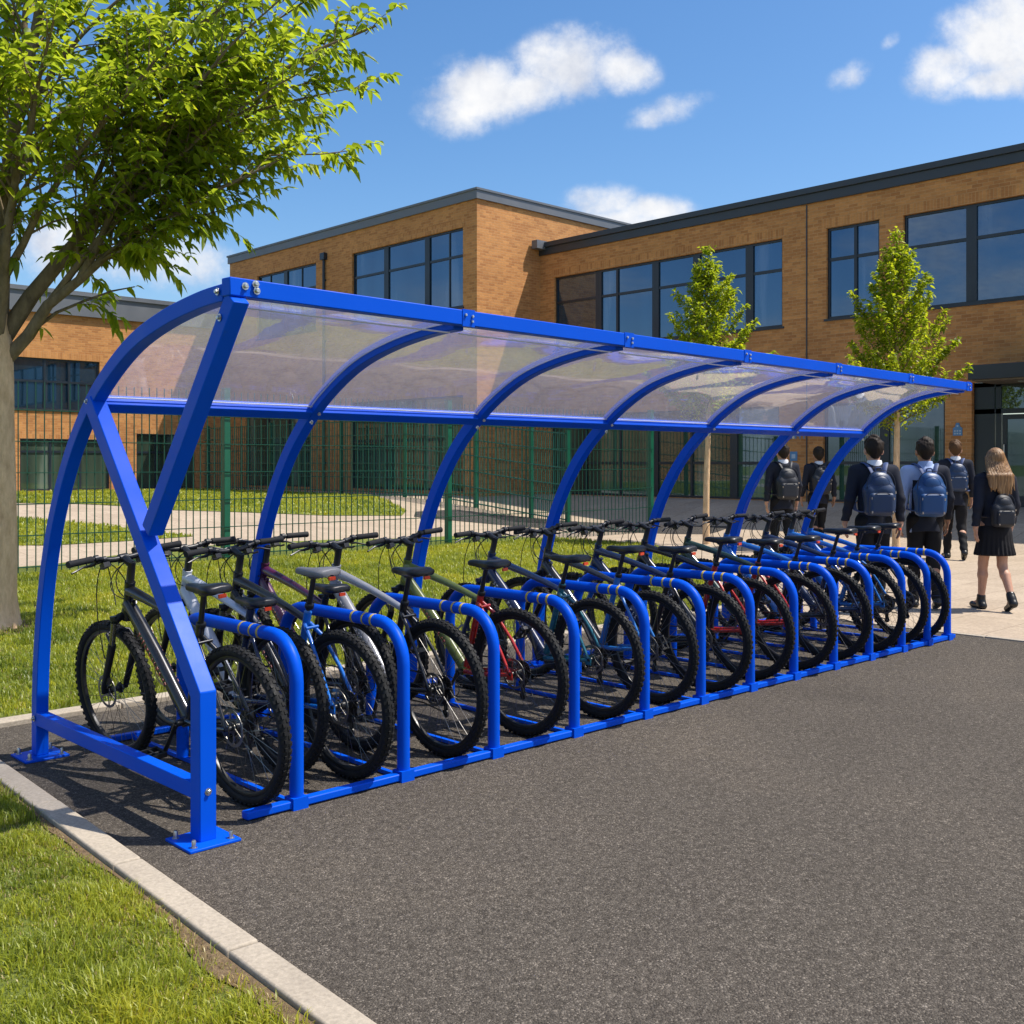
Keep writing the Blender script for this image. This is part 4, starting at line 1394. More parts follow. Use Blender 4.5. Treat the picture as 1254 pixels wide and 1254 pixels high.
for (lab, u, v, lean, mc, rc, fk, dc, stv, flip, gs, sz) in BIKES:
    bicycle(lab, u, v, lean + random.uniform(-1.2, 1.2), mc, rc, fk, dc, stv + random.uniform(-4, 4), flip, gs, sz + random.uniform(-.025, .02), 3.4 if u < .4 else random.uniform(-.6, 2.4))

# ------------------------------------------------------------------ buildings
def facade(mb, axis, at, a0, a1, z0, z1, holes, depth, out):
    """Wall face in the plane axis=at from a0..a1, z0..z1 with rectangular holes (lo, hi, zlo, zhi) and reveals running inward (against out)."""
    xs = sorted({a0, a1} | {h[0] for h in holes} | {h[1] for h in holes})
    zs = sorted({z0, z1} | {h[2] for h in holes} | {h[3] for h in holes})
    P = lambda a, z, d=0.: ((at - out * d, a, z) if axis == 0 else (a, at - out * d, z))
    for i in range(len(xs) - 1):
        for j in range(len(zs) - 1):
            cx, cz = (xs[i] + xs[i + 1]) / 2, (zs[j] + zs[j + 1]) / 2
            if any(h[0] < cx < h[1] and h[2] < cz < h[3] for h in holes):
                continue
            q = [P(xs[i], zs[j]), P(xs[i + 1], zs[j]), P(xs[i + 1], zs[j + 1]), P(xs[i], zs[j + 1])]
            mb.add(q, [(0, 1, 2, 3)])
    for (l, h, b, t) in holes:
        c = [(l, b), (h, b), (h, t), (l, t)]
        for k in range(4):
            p, q = c[k], c[(k + 1) % 4]
            mb.add([P(*p), P(*q), P(*q, depth), P(*p, depth)], [(0, 1, 2, 3)])

def window(parent, axis, at, out, l, h, b, t, mull, trans, pane, inset=.10, thick=(), fw=.055, sill=True, sub=()):
    """Dark metal window: frame, mullions and transoms in one mesh; pane (and sill) as its parts."""
    mb = MB()
    d0, d1 = at - out * (inset - .035), at - out * (inset + .03)
    def bar(a0, a1, z0, z1, pr=0.):
        x0, x1 = d0 + out * pr, d1
        if axis == 0:
            mb.span((min(x0, x1), a0, z0), (max(x0, x1), a1, z1))
        else:
            mb.span((a0, min(x0, x1), z0), (a1, max(x0, x1), z1))
    e = .004
    bar(l + e, h - e, b + e, b + fw)
    bar(l + e, h - e, t - fw, t - e)
    bar(l + e, l + fw, b + fw, t - fw)
    bar(h - fw, h - e, b + fw, t - fw)
    cuts = [l + fw]
    for m in sorted(mull):
        w = .11 if m in thick else .035
        bar(m - w, m + w, b + fw, t - fw, .006)
        cuts += [m - w, m + w]
    cuts.append(h - fw)
    for z in trans:
        for k in range(0, len(cuts), 2):
            bar(cuts[k], cuts[k + 1], z - .035, z + .035, -.004)
    for (m, z0, z1) in sub:
        bar(m - .022, m + .022, z0, z1, -.008)
    f = mb.build('window', M['frame'], parent)
    g = MB()
    pd = at - out * (inset + .005)
    if axis == 0:
        g.span((pd - .006, l + .03, b + .03), (pd + .006, h - .03, t - .03))
    else:
        g.span((l + .03, pd - .006, b + .03), (h - .03, pd + .006, t - .03))
    g.build('pane', pane, f)
    if sill:
        s = MB()
        x0, x1 = at + out * .035, at - out * (inset - .04)
        if axis == 0:
            s.span((min(x0, x1), l - .05, b - .05), (max(x0, x1), h + .05, b - .003))
        else:
            s.span((l - .05, min(x0, x1), b - .05), (h + .05, max(x0, x1), b - .003))
        s.build('sill', M['frame'], f)
    return f

def lintel(parent, axis, at, out, l, h, t):
    mb = MB()
    x0, x1 = at + out * .006, at - out * .02
    if axis == 0:
        mb.span((min(x0, x1), l - .12, t + .004), (max(x0, x1), h + .12, t + .226))
    else:
        mb.span((l - .12, min(x0, x1), t + .004), (h + .12, max(x0, x1), t + .226))
    mb.build('lintel', M['brick_upright'], parent)

# --- classroom block with the sunlit corner
cb = thing('school_block', 'taller two storey brick school block whose sunlit corner rises behind the shelter', 'building', (26, 25, .5))
def CB(mb, name, mat, parent=None, **k):
    o = mb.build(name, mat, parent or cb, **k)
    return o
cb.location = (0, 0, 0)
U1, V1, U2 = 18.0, 18.35, 20.5
H1 = [(18.94, 24.3, 5.95, 8.2), (26.34, 30.08, 5.95, 8.2), (18.94, 24.34, .72, 3.45), (26.7, 30.9, .72, 3.45)]
mb = MB()
facade(mb, 0, U1, V1, 32.02, -.3, 8.9, H1, .16, -1)
facade(mb, 1, V1, U1, 36, -.3, 8.9, [], .16, -1)
mb.add([(U1, 32.02, -.3), (36, 32.02, -.3), (36, 32.02, 8.9), (U1, 32.02, 8.9)], [(0, 1, 2, 3)])
mb.add([(36, V1, -.3), (36, 32.02, -.3), (36, 32.02, 8.9), (36, V1, 8.9)], [(0, 1, 2, 3)])
CB(mb, 'wall', M['brick'])
mb = MB().span((U1 - .06, V1 - .06, 8.9), (36.06, 32.08, 9.14))
mb.span((U1 - .09, V1 - .09, 9.14), (36.09, 32.11, 9.2))
CB(mb, 'roof', M['fascia_grey'])
for (l, h, b, t), mu, th, tr, sub in ((H1[0], (22.58, 20.6), (22.58, 20.6), (7.42,), ((19.61, 6.02, 8.14),)), (H1[1], (28.3,), (28.3,), (7.42,), ((29.3, 6.02, 8.14), (27.3, 6.02, 8.14)))):
    window(cb, 0, U1, -1, l, h, b, t, mu, tr, M['pane'], thick=th, sub=sub)
    lintel(cb, 0, U1, -1, l, h, t)
for (l, h, b, t) in H1[2:]:
    n = 3
    window(cb, 0, U1, -1, l, h, b, t, [l + (h - l) * k / n for k in range(1, n)], (2.2,), M['pane_low'], thick=[l + (h - l) * 2 / 3], sill=False)
    lintel(cb, 0, U1, -1, l, h, t)
mb = MB().tube([(U1 - .06, 25.8, .5), (U1 - .06, 25.8, 8.25)], .045, 8)
for z in (1.5, 3.5, 5.5, 7.5):
    mb.span((U1 - .02, 25.73, z), (U1 + .01, 25.87, z + .06))
mb.span((U1 - .14, 25.68, 8.2), (U1 + .01, 25.92, 8.42))
CB(mb, 'downpipe', M['frame'])

# --- entrance wing on the right
ew = thing('school_block', 'long brick entrance wing on the right with dark parapet, upper windows and canopy', 'building')
VE = -9.
HC = (10.17, 17.75, 4.80, 6.92)
HD = (7.69, 9.0, 4.86, 6.97)
HE = (.6, 7.13, 4.87, 6.96)
HG = (-7.5, -.6, 4.87, 6.96)
GA = (10.26, 17.9, .62, 2.9)
GB = (6.2, 9.08, .62, 2.9)
DR = (-1.2, 5.63, .45, 3.2)
mb = MB()
facade(mb, 0, U2, VE, V1, -.3, 7.62, [HC, HD, HE, HG, GA, GB, DR], .16, -1)
mb.add([(U2, VE, -.3), (34, VE, -.3), (34, VE, 7.62), (U2, VE, 7.62)], [(0, 1, 2, 3)])
mb.build('wall', M['brick'], ew)
mb = MB().span((U2 - .05, VE - .05, 7.62), (35.9, V1 - .002, 7.84))
mb.span((U2 - .11, VE - .11, 7.84), (35.9, V1 - .002, 7.98))
mb.build('roof', M['fascia'], ew, bevel=.006)
window(ew, 0, U2, -1, *HC, (16.1, 15.42, 14.08, 12.74, 11.14), (6.18,), M['pane'], thick=(16.1, 14.08, 12.74, 11.14))
window(ew, 0, U2, -1, *HD, (8.3,), (6.24,), M['pane'])
window(ew, 0, U2, -1, *HE, (5.66, 3.6, 1.9), (6.24,), M['pane'], thick=(5.66, 3.6))
window(ew, 0, U2, -1, *HG, (-2.8, -5.), (6.24,), M['pane'], thick=(-2.8, -5.))
for h in (HC, HD, HE, HG):
    lintel(ew, 0, U2, -1, h[0], h[1], h[3])
window(ew, 0, U2, -1, *GA, (16.6, 15.3, 14.1, 12.9, 11.6), (1.52,), M['pane_low'], thick=(14.1, 11.6), sill=False)
window(ew, 0, U2, -1, *GB, (7.6,), (1.52,), M['pane_low'], thick=(7.6,), sill=False)
MB().span((U2 - .012, 9.495, .5), (U2 + .01, 9.525, 7.6)).build('movement_joint', M['frame'], ew)
# hopper and edge flashing where the wing meets the taller block
MB().span((U2 - .4, V1 - .28, 7.78), (U2 + .05, V1 - .06, 8.02)).build('flashing', M['fascia_grey'], ew)
# doors in the recess
def door_leaf(a0, a1):
    mb = MB()
    x0, x1 = U2 + .13, U2 + .19
    z0, z1 = .62, 2.52
    mb.span((x0, a0, z0), (x1, a0 + .09, z1))
    mb.span((x0, a1 - .09, z0), (x1, a1, z1))
    mb.span((x0, a0 + .09, z0), (x1, a1 - .09, z0 + .22))
    mb.span((x0, a0 + .09, z1 - .1), (x1, a1 - .09, z1))
    d = mb.build('door', M['frame'], ew)
    MB().span((x0 + .025, a0 + .07, z0 + .2), (x0 + .035, a1 - .07, z1 - .08)).build('pane', M['pane_low'], d)
    MB().tube([(x0 - .05, a1 - .05, 1.3), (x0 - .05, a1 - .05, 1.9)], .014, 8).build('handle', M['steel'], d)
for k in range(4):
    a = -.9 + 1.5 * k
    door_leaf(a + .1, a + 1.45)
mb = MB()
for k in range(5):
    a = -.9 + 1.5 * k + .02
    mb.span((U2 + .11, a - .05, .45), (U2 + .21, a + .055, 3.19))
mb.span((U2 + .11, -1.19, 2.54), (U2 + .21, 5.62, 2.64))
mb.span((U2 + .11, -1.19, 3.1), (U2 + .21, 5.62, 3.195))
mb.span((U2 + .11, 5.2, .45), (U2 + .21, 5.62, 3.19))
df = mb.build('door_frame', M['frame'], ew)
MB().span((U2 + .14, -1.15, 2.6), (U2 + .155, 5.55, 3.12)).build('pane', M['pane_low'], df)
# canopy
cn = MB().span((19.3, -4, 3.17), (U2 + .0, 5.2, 3.46)).build('canopy', M['fascia'], ew, bevel=.01)
MB().span((19.36, -3.95, 3.14), (U2 - .002, 5.14, 3.168)).build('soffit', M['soffit'], cn)
for v in (.5, 2.5, 4.4):
    MB().lathe([(.05, 3.125), (.06, 3.13), (.06, 3.1395)], 14, 'z', (19.9, v, 0)).build('downlight', M['blind'], cn)
# roof deck
MB().span((U2 + .2, VE + .1, 7.3), (35, V1 - .05, 7.5)).build('roof_deck', M['roofing'], ew)

# --- side wing on the left
sw = thing('school_block', 'lower sunlit brick side wing at the left with a broad grey metal roof edge', 'building')
VW = 32.
HF = (9.3, 13.1, 3.27, 4.95)
LG = [(4.6, 5.9, .55, 2.35), (10.5, 13.45, .62, 2.32), (14.4, 16.6, .62, 2.55)]
HF2 = (1.5, 6.2, 3.27, 4.95)
mb = MB()
facade(mb, 1, VW, -9, U1 - .002, -.3, 6.43, [HF, HF2] + LG, .16, -1)
mb.add([(-9, VW, -.3), (-9, 44, -.3), (-9, 44, 6.43), (-9, VW, 6.43)], [(0, 1, 2, 3)])
mb.build('wall', M['brick'], sw)
mb = MB().span((-9.1, VW - .12, 6.43), (U1 - .002, 44, 7.1))
mb.span((-9.16, VW - .18, 7.1), (U1 - .002, 44.06, 7.24))
mb.build('roof', M['fascia_grey'], sw)
window(sw, 1, VW, -1, *HF, (11.3, 12.1, 10.3), (4.2,), M['pane'], thick=())
window(sw, 1, VW, -1, *HF2, (3.1, 4.6), (4.2,), M['pane'])
for h in LG:
    window(sw, 1, VW, -1, *h, [h[0] + (h[1] - h[0]) * k / 3 for k in (1, 2)], (1.9,), M['pane_low'], sill=False)
    lintel(sw, 1, VW, -1, h[0], h[1], h[3])
for h in (HF, HF2):
    lintel(sw, 1, VW, -1, h[0], h[1], h[3])

# --- small signs by the entrance
s1 = thing('wall_sign', 'pale blue crest plaque on the brick pier just left of the entrance doors', 'sign', (U2 - .012, 5.92, 2.22))
MB().prism([(-.16, -.2), (.16, -.2), (.16, .06), (.09, .1), (.05, .24), (-.05, .24), (-.09, .1), (-.16, .06)], 0, -.008, .008).build('plaque', M['sign_blue'], s1)
mb = MB()
for z in (-.13, -.04):
    for y in (-.09, 0, .09):
        mb.span((-.013, y - .028, z - .026), (-.007, y + .028, z + .026))
mb.span((-.013, -.03, .1), (-.007, .03, .16))
mb.build('emblem', M['sign_pale'], s1)
s1.scale = (1, .62, .62)
s2 = thing('wall_sign', 'strip of small pale blue lettering high on the brick pier behind two boys', 'sign', (U2 - .008, 9.9, 2.14))
mb = MB()
rr = random.Random(5)
y = -.33
while y < .33:
    w = rr.uniform(.05, .09)
    mb.span((-.006, y, -.045), (.006, y + w * .35, .045))
    mb.span((-.006, y + w * .35, .01 * rr.choice((-1, 1)) + .018), (.006, y + w, .045))
    y += w + .03
mb.build('lettering', M['sign_blue'], s2)
s3 = thing('wall_sign', 'tiny square blue notice on the brick pier beneath the lettering strip', 'sign', (U2 - .008, 9.86, 1.68))
MB().span((-.006, -.1, -.11), (.006, .1, .11)).build('plate', M['sign_blue'], s3, bevel=.01)
MB().span((-.009, -.05, -.05), (-.0062, .05, .05)).build('emblem', M['sign_pale'], s3)

# ------------------------------------------------------------------ fences
def mesh_fence(name, label, axis, at, a0, a1, posts, h, wire, postm, pw, vstep, hstep, rv, rh, bars=()):
    f = thing(name, label, 'fence')
    G = lambda a: float(terr(at, a) if axis == 0 else terr(a, at))
    P = lambda a, z, d=0.: ((at + d, a, z) if axis == 0 else (a, at + d, z))
    for a in posts:
        g = G(a)
        lo, hi = P(a - pw / 2, g - .2, -pw / 2), P(a + pw / 2, g + h + .05, pw / 2)
        p = MB().span(lo, hi).build('fence_post', postm, f, .004)
        MB().span(P(a - pw / 2 - .004, g + h + .05, -pw / 2 - .004), P(a + pw / 2 + .004, g + h + .062, pw / 2 + .004)).build('post_cap', postm, p)
    ed = sorted(set([a0, a1] + [a for a in posts if a0 < a < a1]))
    for s0, s1 in zip(ed[:-1], ed[1:]):
        mb = MB()
        n = max(2, int(round((s1 - s0) / vstep)))
        for k in range(1, n):
            a = s0 + (s1 - s0) * k / n
            g = G(a)
            mb.span(P(a - rv, g - .04, -pw / 2 - .012 - rv), P(a + rv, g + h, -pw / 2 - .012 + rv))
        z = .12
        while z < h:
            m = 8
            for q in range(m):
                b0, b1 = s0 + (s1 - s0) * q / m, s0 + (s1 - s0) * (q + 1) / m
                for dd in (-pw / 2 - .012 - rv - rh, -pw / 2 - .012 + rv + rh):
                    mb.beam(P(b0, G(b0) + z, dd), P(b1, G(b1) + z, dd), rh * 2, rh * 2)
            z += hstep
        mb.build('mesh_panel', wire, f)
    return f
mesh_fence('mesh_fence', 'tall green welded mesh fence crossing the lawn close behind the bicycles', 1, 10.96, -9.2, 16.47, [-9.2, -6.1, -2.2, 1.72, 6.17, 10.64, 16.47], 2.6, M['fence_wire'], M['fence_post'], .10, .115, .42, .0062, .006)
mesh_fence('mesh_fence', 'second green mesh fence farther off in front of the school wall', 0, 16.2, 13.2, 30.5, [13.2, 14.4, 16.4, 19.3, 22.3, 26.2, 30.3], 2.15, M['fence_far'], M['fence_post'], .09, .13, .40, .008, .012)

# ------------------------------------------------------------------ trees
def leaf_cloud(P, D, size, droop, seed, wid=.46):
    """One small folded leaf per point P, growing along D."""
    r = np.random.default_rng(seed)
    k = len(P)
    D = D / np.linalg.norm(D, axis=1, keepdims=True)
    Z = np.tile(np.array([0, 0, 1.]), (k, 1)) + r.normal(0, .35, (k, 3))
    S = np.cross(D, Z)
    S /= np.linalg.norm(S, axis=1, keepdims=True) + 1e-9
    U = np.cross(S, D)
    L = size * r.uniform(.65, 1.25, k)[:, None]
    W = L * wid * r.uniform(.8, 1.15, k)[:, None]
    fold = r.uniform(.04, .16, k)[:, None] * L
    dr = droop * r.uniform(.4, 1.4, k)[:, None] * L
    V = np.zeros((k, 7, 3))
    V[:, 0] = P
    V[:, 1] = P + D * L * .30 - S * W * .42 + U * fold - np.array([0, 0, 1]) * dr * .08
    V[:, 2] = P + D * L * .30 + S * W * .42 + U * fold - np.array([0, 0, 1]) * dr * .08
    V[:, 3] = P + D * L * .36 - np.array([0, 0, 1]) * dr * .08
    V[:, 4] = P + D * L * .66 - S * W * .33 + U * fold * .7 - np.array([0, 0, 1]) * dr * .38
    V[:, 5] = P + D * L * .66 + S * W * .33 + U * fold * .7 - np.array([0, 0, 1]) * dr * .38
    V[:, 6] = P + D * L - np.array([0, 0, 1]) * dr
    i = np.arange(k) * 7
    F = [np.stack([i, i + 3, i + 1], 1), np.stack([i, i + 2, i + 3], 1),
         np.stack([i + 1, i + 3, i + 6, i + 4], 1), np.stack([i + 2, i + 5, i + 6, i + 3], 1)]
    return V.reshape(-1, 3), F

def limb_pts(a, b, bow, n=9, rnd=None, jit=.0):
    a, b = Vector(a), Vector(b)
    out = []
    for i in range(n + 1):
        t = i / n
        p = a.lerp(b, t)
        p += Vector(bow) * (4 * t * (1 - t))
        if rnd and 0 < i < n:
            p += Vector((rnd.uniform(-jit, jit), rnd.uniform(-jit, jit), rnd.uniform(-jit, jit)))
        out.append(p)
    return out

def big_tree():
    rd = random.Random(42)
    bx, by = TREE
    t = thing('tree', 'broad leafy tree with grey trunk standing on the lawn at the left edge', 'tree', (bx, by, 0))
    tr = MB()
    rr_ = [.30, .235, .205, .19, .18, .18, .19, .185, .165]
    zz = [-.05, .08, .3, .8, 1.4, 1.9, 2.25, 2.55, 2.85]
    path = [(.015 * math.sin(2 * z), .02 * math.cos(1.7 * z) - .02, z) for z in zz]
    tr.tube(path, rr_, 22)
    n = 22
    for i in range(len(tr.v)):
        v = Vector(tr.v[i])
        a = math.atan2(v.y, v.x)
        k = 1 + .035 * math.sin(3 * a + v.z * 2.3) + .02 * math.sin(7 * a + 1.1 * v.z)
        if v.z < .2:
            k *= 1 + .12 * math.sin(5 * a + .5)
        tr.v[i] = (v.x * k, v.y * k, v.z)
    tr.build('trunk', M['bark'], t, angle=80)
    rt, fw = RIGHT, FWD
    ends = []
    # (side, depth, height) of limb ends measured from the trunk foot, along the view's right and forward
    for (s, f, z) in [(3.45, .2, 5.55), (3.05, -.5, 4.95), (3.1, .9, 4.6), (2.65, -.2, 4.2), (2.75, 1.6, 5.2), (2.45, -1.3, 5.1), (1.95, .5, 3.75), (2.0, -.1, 6.2), (2.9, -.3, 6.3),
                      (1.2, -1.5, 4.9), (.7, -1.9, 5.4), (1.5, 1.6, 6.2), (.3, .2, 7.6), (1.2, -.6, 7.2), (.9, 1.5, 4.9), (.4, -1.5, 4.7), (-.4, -1.7, 5.0), (-.8, 1.6, 5.5), (-1.6, -.6, 5.0), (-2.2, .5, 5.4), (-2.4, -.8, 4.6), (-1.4, -1.6, 5.8), (-2.0, 1.7, 4.8), (-.9, .3, 7.0), (-1.2, -.2, 4.6), (2.2, .9, 4.9),
                      (2.9, -.9, 5.4), (3.3, .5, 5.1), (2.3, .3, 3.95), (2.9, .3, 5.9), (2.2, -.5, 5.6), (1.2, .1, 4.0), (1.0, .5, 3.75), (.75, -.7, 3.65), (2.6, .8, 4.4), (3.0, 0, 5.0), (2.3, .1, 5.2), (.5, .6, 4.4), (.35, -.3, 3.6), (1.3, .8, 3.55), (.6, .2, 3.45), (1.9, -.4, 3.7), (.2, .9, 4.0), (.45, .3, 3.3), (.9, -.4, 3.3), (1.4, .2, 3.4), (.2, -.6, 3.35), (.7, .7, 3.25), (-.2, -.5, 3.4)]:
        ends.append(rt * s + fw * f + Vector((0, 0, z)))
    lm = MB()
    leafP, leafD = [], []
    def twig(a, d, L, r0, every, depth):
        d = d.normalized()
        bow = Vector((0, 0, L * .10))
        b = a + d * L
        pts = limb_pts(a, b, bow, 5, rd, L * .02)
        lm.tube(pts, [r0 * (1 - .75 * i / 5) for i in range(6)], 5, caps=False)
        m = max(3, int(L / every))
        for q in range(m):
            tt = (q + .6) / m
            if tt < .12:
                continue
            x = tt * 5
            i = min(4, int(x))
            p = pts[i].lerp(pts[i + 1], x - i)
            sd = d.cross(Vector((0, 0, 1)))
            sd = sd.normalized() if sd.length > .1 else Vector((1, 0, 0))
            for s in ((1, -1) if rd.random() < .75 else (rd.choice((1, -1)),)):
                dd = d * rd.uniform(.25, .9) + sd * s * rd.uniform(.4, 1.) + Vector((0, 0, rd.uniform(-.7, .2)))
                leafP.append(p)
                leafD.append(dd)
        leafP.append(b)
        leafD.append(d + Vector((0, 0, -.2)))
        if depth > 0:
            for q in range(int(L / .2)):
                tt = rd.uniform(.25, .9)
                x = tt * 5
                i = min(4, int(x))
                p = pts[i].lerp(pts[i + 1], x - i)
                sd = d.cross(Vector((rd.uniform(-1, 1), rd.uniform(-1, 1), rd.uniform(-.3, 1))))
                dd = d * .8 + sd.normalized() * rd.uniform(.5, .9) + Vector((0, 0, rd.uniform(-.05, .25)))
                twig(p, dd, L * rd.uniform(.3, .55) * (1.1 - tt * .5), r0 * .5, every, depth - 1)
    prim = [0, 3, 9, 10, 13, 17, 19, 22]
    ppts = {}
    for k in prim + [q for q in range(len(ends)) if q not in prim]:
        e = ends[k]
        if k in prim:
            z0 = 2.4 + .35 * min(1, max(0, (e.z - 3.8) / 3)) + rd.uniform(-.06, .08)
            h = Vector((e.x, e.y, 0)).normalized() * .09
            a = Vector((h.x, h.y, z0))
        else:
            pk = max(prim, key=lambda q: (ends[q] - Vector((0, 0, 2.5))).normalized().dot((e - Vector((0, 0, 2.5))).normalized()))
            P_ = ppts[pk]
            i = rd.choice((2, 3, 3, 4))
            a = P_[i].copy()
        L = (e - a).length
        out = Vector((e.x, e.y, 0))
        bow = Vector((0, 0, L * .05)) - out.normalized() * L * .05 if out.length > .8 else Vector((0, 0, 0))
        r0 = .026 + .0135 * L if k in prim else .010 + .009 * L
        pts = limb_pts(a, e, bow, 9, rd, .03)
        ppts[k] = pts
        lm.tube(pts, [r0 * (1 - .88 * (i / 9) ** .8) for i in range(10)], 8, caps=False)
        d = (e - a).normalized()
        m = int(L / .14)
        for q in range(m):
            tt = (.34 if k in prim else .12) + (.64 if k in prim else .86) * (q + rd.random()) / m
            x = tt * 9
            i = min(8, int(x))
            p = pts[i].lerp(pts[i + 1], x - i)
            ax = d.cross(Vector((rd.uniform(-1, 1), rd.uniform(-1, 1), rd.uniform(-1, 1)))).normalized()
            dd = d * rd.uniform(.7, 1.1) + ax * rd.uniform(.55, .95) + Vector((0, 0, .12))
            ln = (.28 + 1.0 * (1 - tt)) * rd.uniform(.6, 1.1) * min(1., L / 3)
            twig(p, dd, ln, r0 * .22 * (1.15 - tt) + .003, .084, 1)
        twig(pts[-1] - d * .12, d, .42, .005, .05, 0)
    # a low drooping twig seen under the crown
    a = rt * .45 + Vector((0, 0, 3.0))
    twig(rt * .12 + Vector((0, 0, 2.5)), rt * 1. + fw * .1 + Vector((0, 0, .55)), 1.3, .022, .2, 0)
    twig(rt * .75 + Vector((0, 0, 2.95)), rt * 1. + fw * -.1 + Vector((0, 0, -.35)), .5, .006, .045, 1)
    lm.build('limb', M['bark_dark'], t, angle=80)
    P = np.array([tuple(p) for p in leafP])
    D = np.array([tuple(p) for p in leafD])
    V, F = leaf_cloud(P, D, .128, .42, 5, .5)
    tone = np.clip(rng.normal(.42, .22, len(P)), 0, 1)
    me = np_mesh('crown', V, F, np.repeat(tone, 7))
    link_mesh('crown', me, M['leaf'], t)
    print('big tree leaves', len(P))
big_tree()

def young_tree(label, x, y, H, half, seed, zlow):
    rd = random.Random(seed)
    g = float(terr(x, y))
    t = thing('tree', label, 'tree', (x, y, g))
    tr = MB()
    zs = [-.1, .1, .6, 1.2, 2.0, 3.0, 4.0, H - .25]
    tr.tube([(.02 * math.sin(z * 1.7 + seed), .02 * math.cos(z * 1.3), z) for z in zs], [.085, .068, .06, .056, .05, .036, .022, .005], 12)
    tr.build('trunk', M['bark'], t, angle=80)
    lm = MB()
    P, D = [], []
    n = 64
    for k in range(n):
        tt = (k + rd.random()) / n
        z = zlow + (H - .5 - zlow) * tt ** 1.05
        az = k * 2.399 + rd.uniform(-.4, .4)
        L = half * 1.28 * (1 - tt) ** .72 * rd.uniform(.62, 1.02) + .22
        if tt < .08:
            L *= .75
        el = R(rd.uniform(26, 46) + 22 * tt)
        d = Vector((math.cos(az) * math.cos(el), math.sin(az) * math.cos(el), math.sin(el)))
        a = Vector((0, 0, z))
        pts = limb_pts(a, a + d * L, (0, 0, -L * .07), 6, rd, .012)
        lm.tube(pts, [.014 * (1 - tt * .5) * (1 - .8 * i / 6) + .0015 for i in range(7)], 5, caps=False)
        m = int(L / .006)
        for q in range(m):
            s = .16 + .84 * rd.random() ** .85
            xx = s * 6
            i = min(5, int(xx))
            p = pts[i].lerp(pts[i + 1], xx - i)
            sp_ = .11 * (1.15 - s)
            p = p + Vector((rd.gauss(0, sp_), rd.gauss(0, sp_), rd.gauss(0, sp_)))
            P.append(p)
            D.append(d * .5 + Vector((rd.uniform(-1, 1), rd.uniform(-1, 1), rd.uniform(-.9, .6))))
        P.append(pts[-1])
        D.append(d)
    for q in range(260):
        z = H - .85 + .85 * rd.random()
        P.append(Vector((rd.gauss(0, .05), rd.gauss(0, .05), z)))
        D.append(Vector((rd.uniform(-1, 1), rd.uniform(-1, 1), rd.uniform(-.2, 1.))))
    lm.build('limb', M['bark_dark'], t, angle=80)
    P = np.array([tuple(p) for p in P])
    D = np.array([tuple(p) for p in D])
    V, F = leaf_cloud(P, D, .088, .3, seed + 1, .6)
    tone = np.clip(rng.normal(.45, .25, len(P)), 0, 1)
    link_mesh('crown', np_mesh('crown', V, F, np.repeat(tone, 7)), M['leaf_young'], t)
    print('young leaves', len(P))
young_tree('slim young yellow green tree before the long first floor window', 14.4, 7.96, 5.55, 1.2, 3, 2.25)
young_tree('young tree with fuller crown near the entrance, above the walking pupils', 16.0, 5.05, 5.65, 1.27, 8, 2.1)

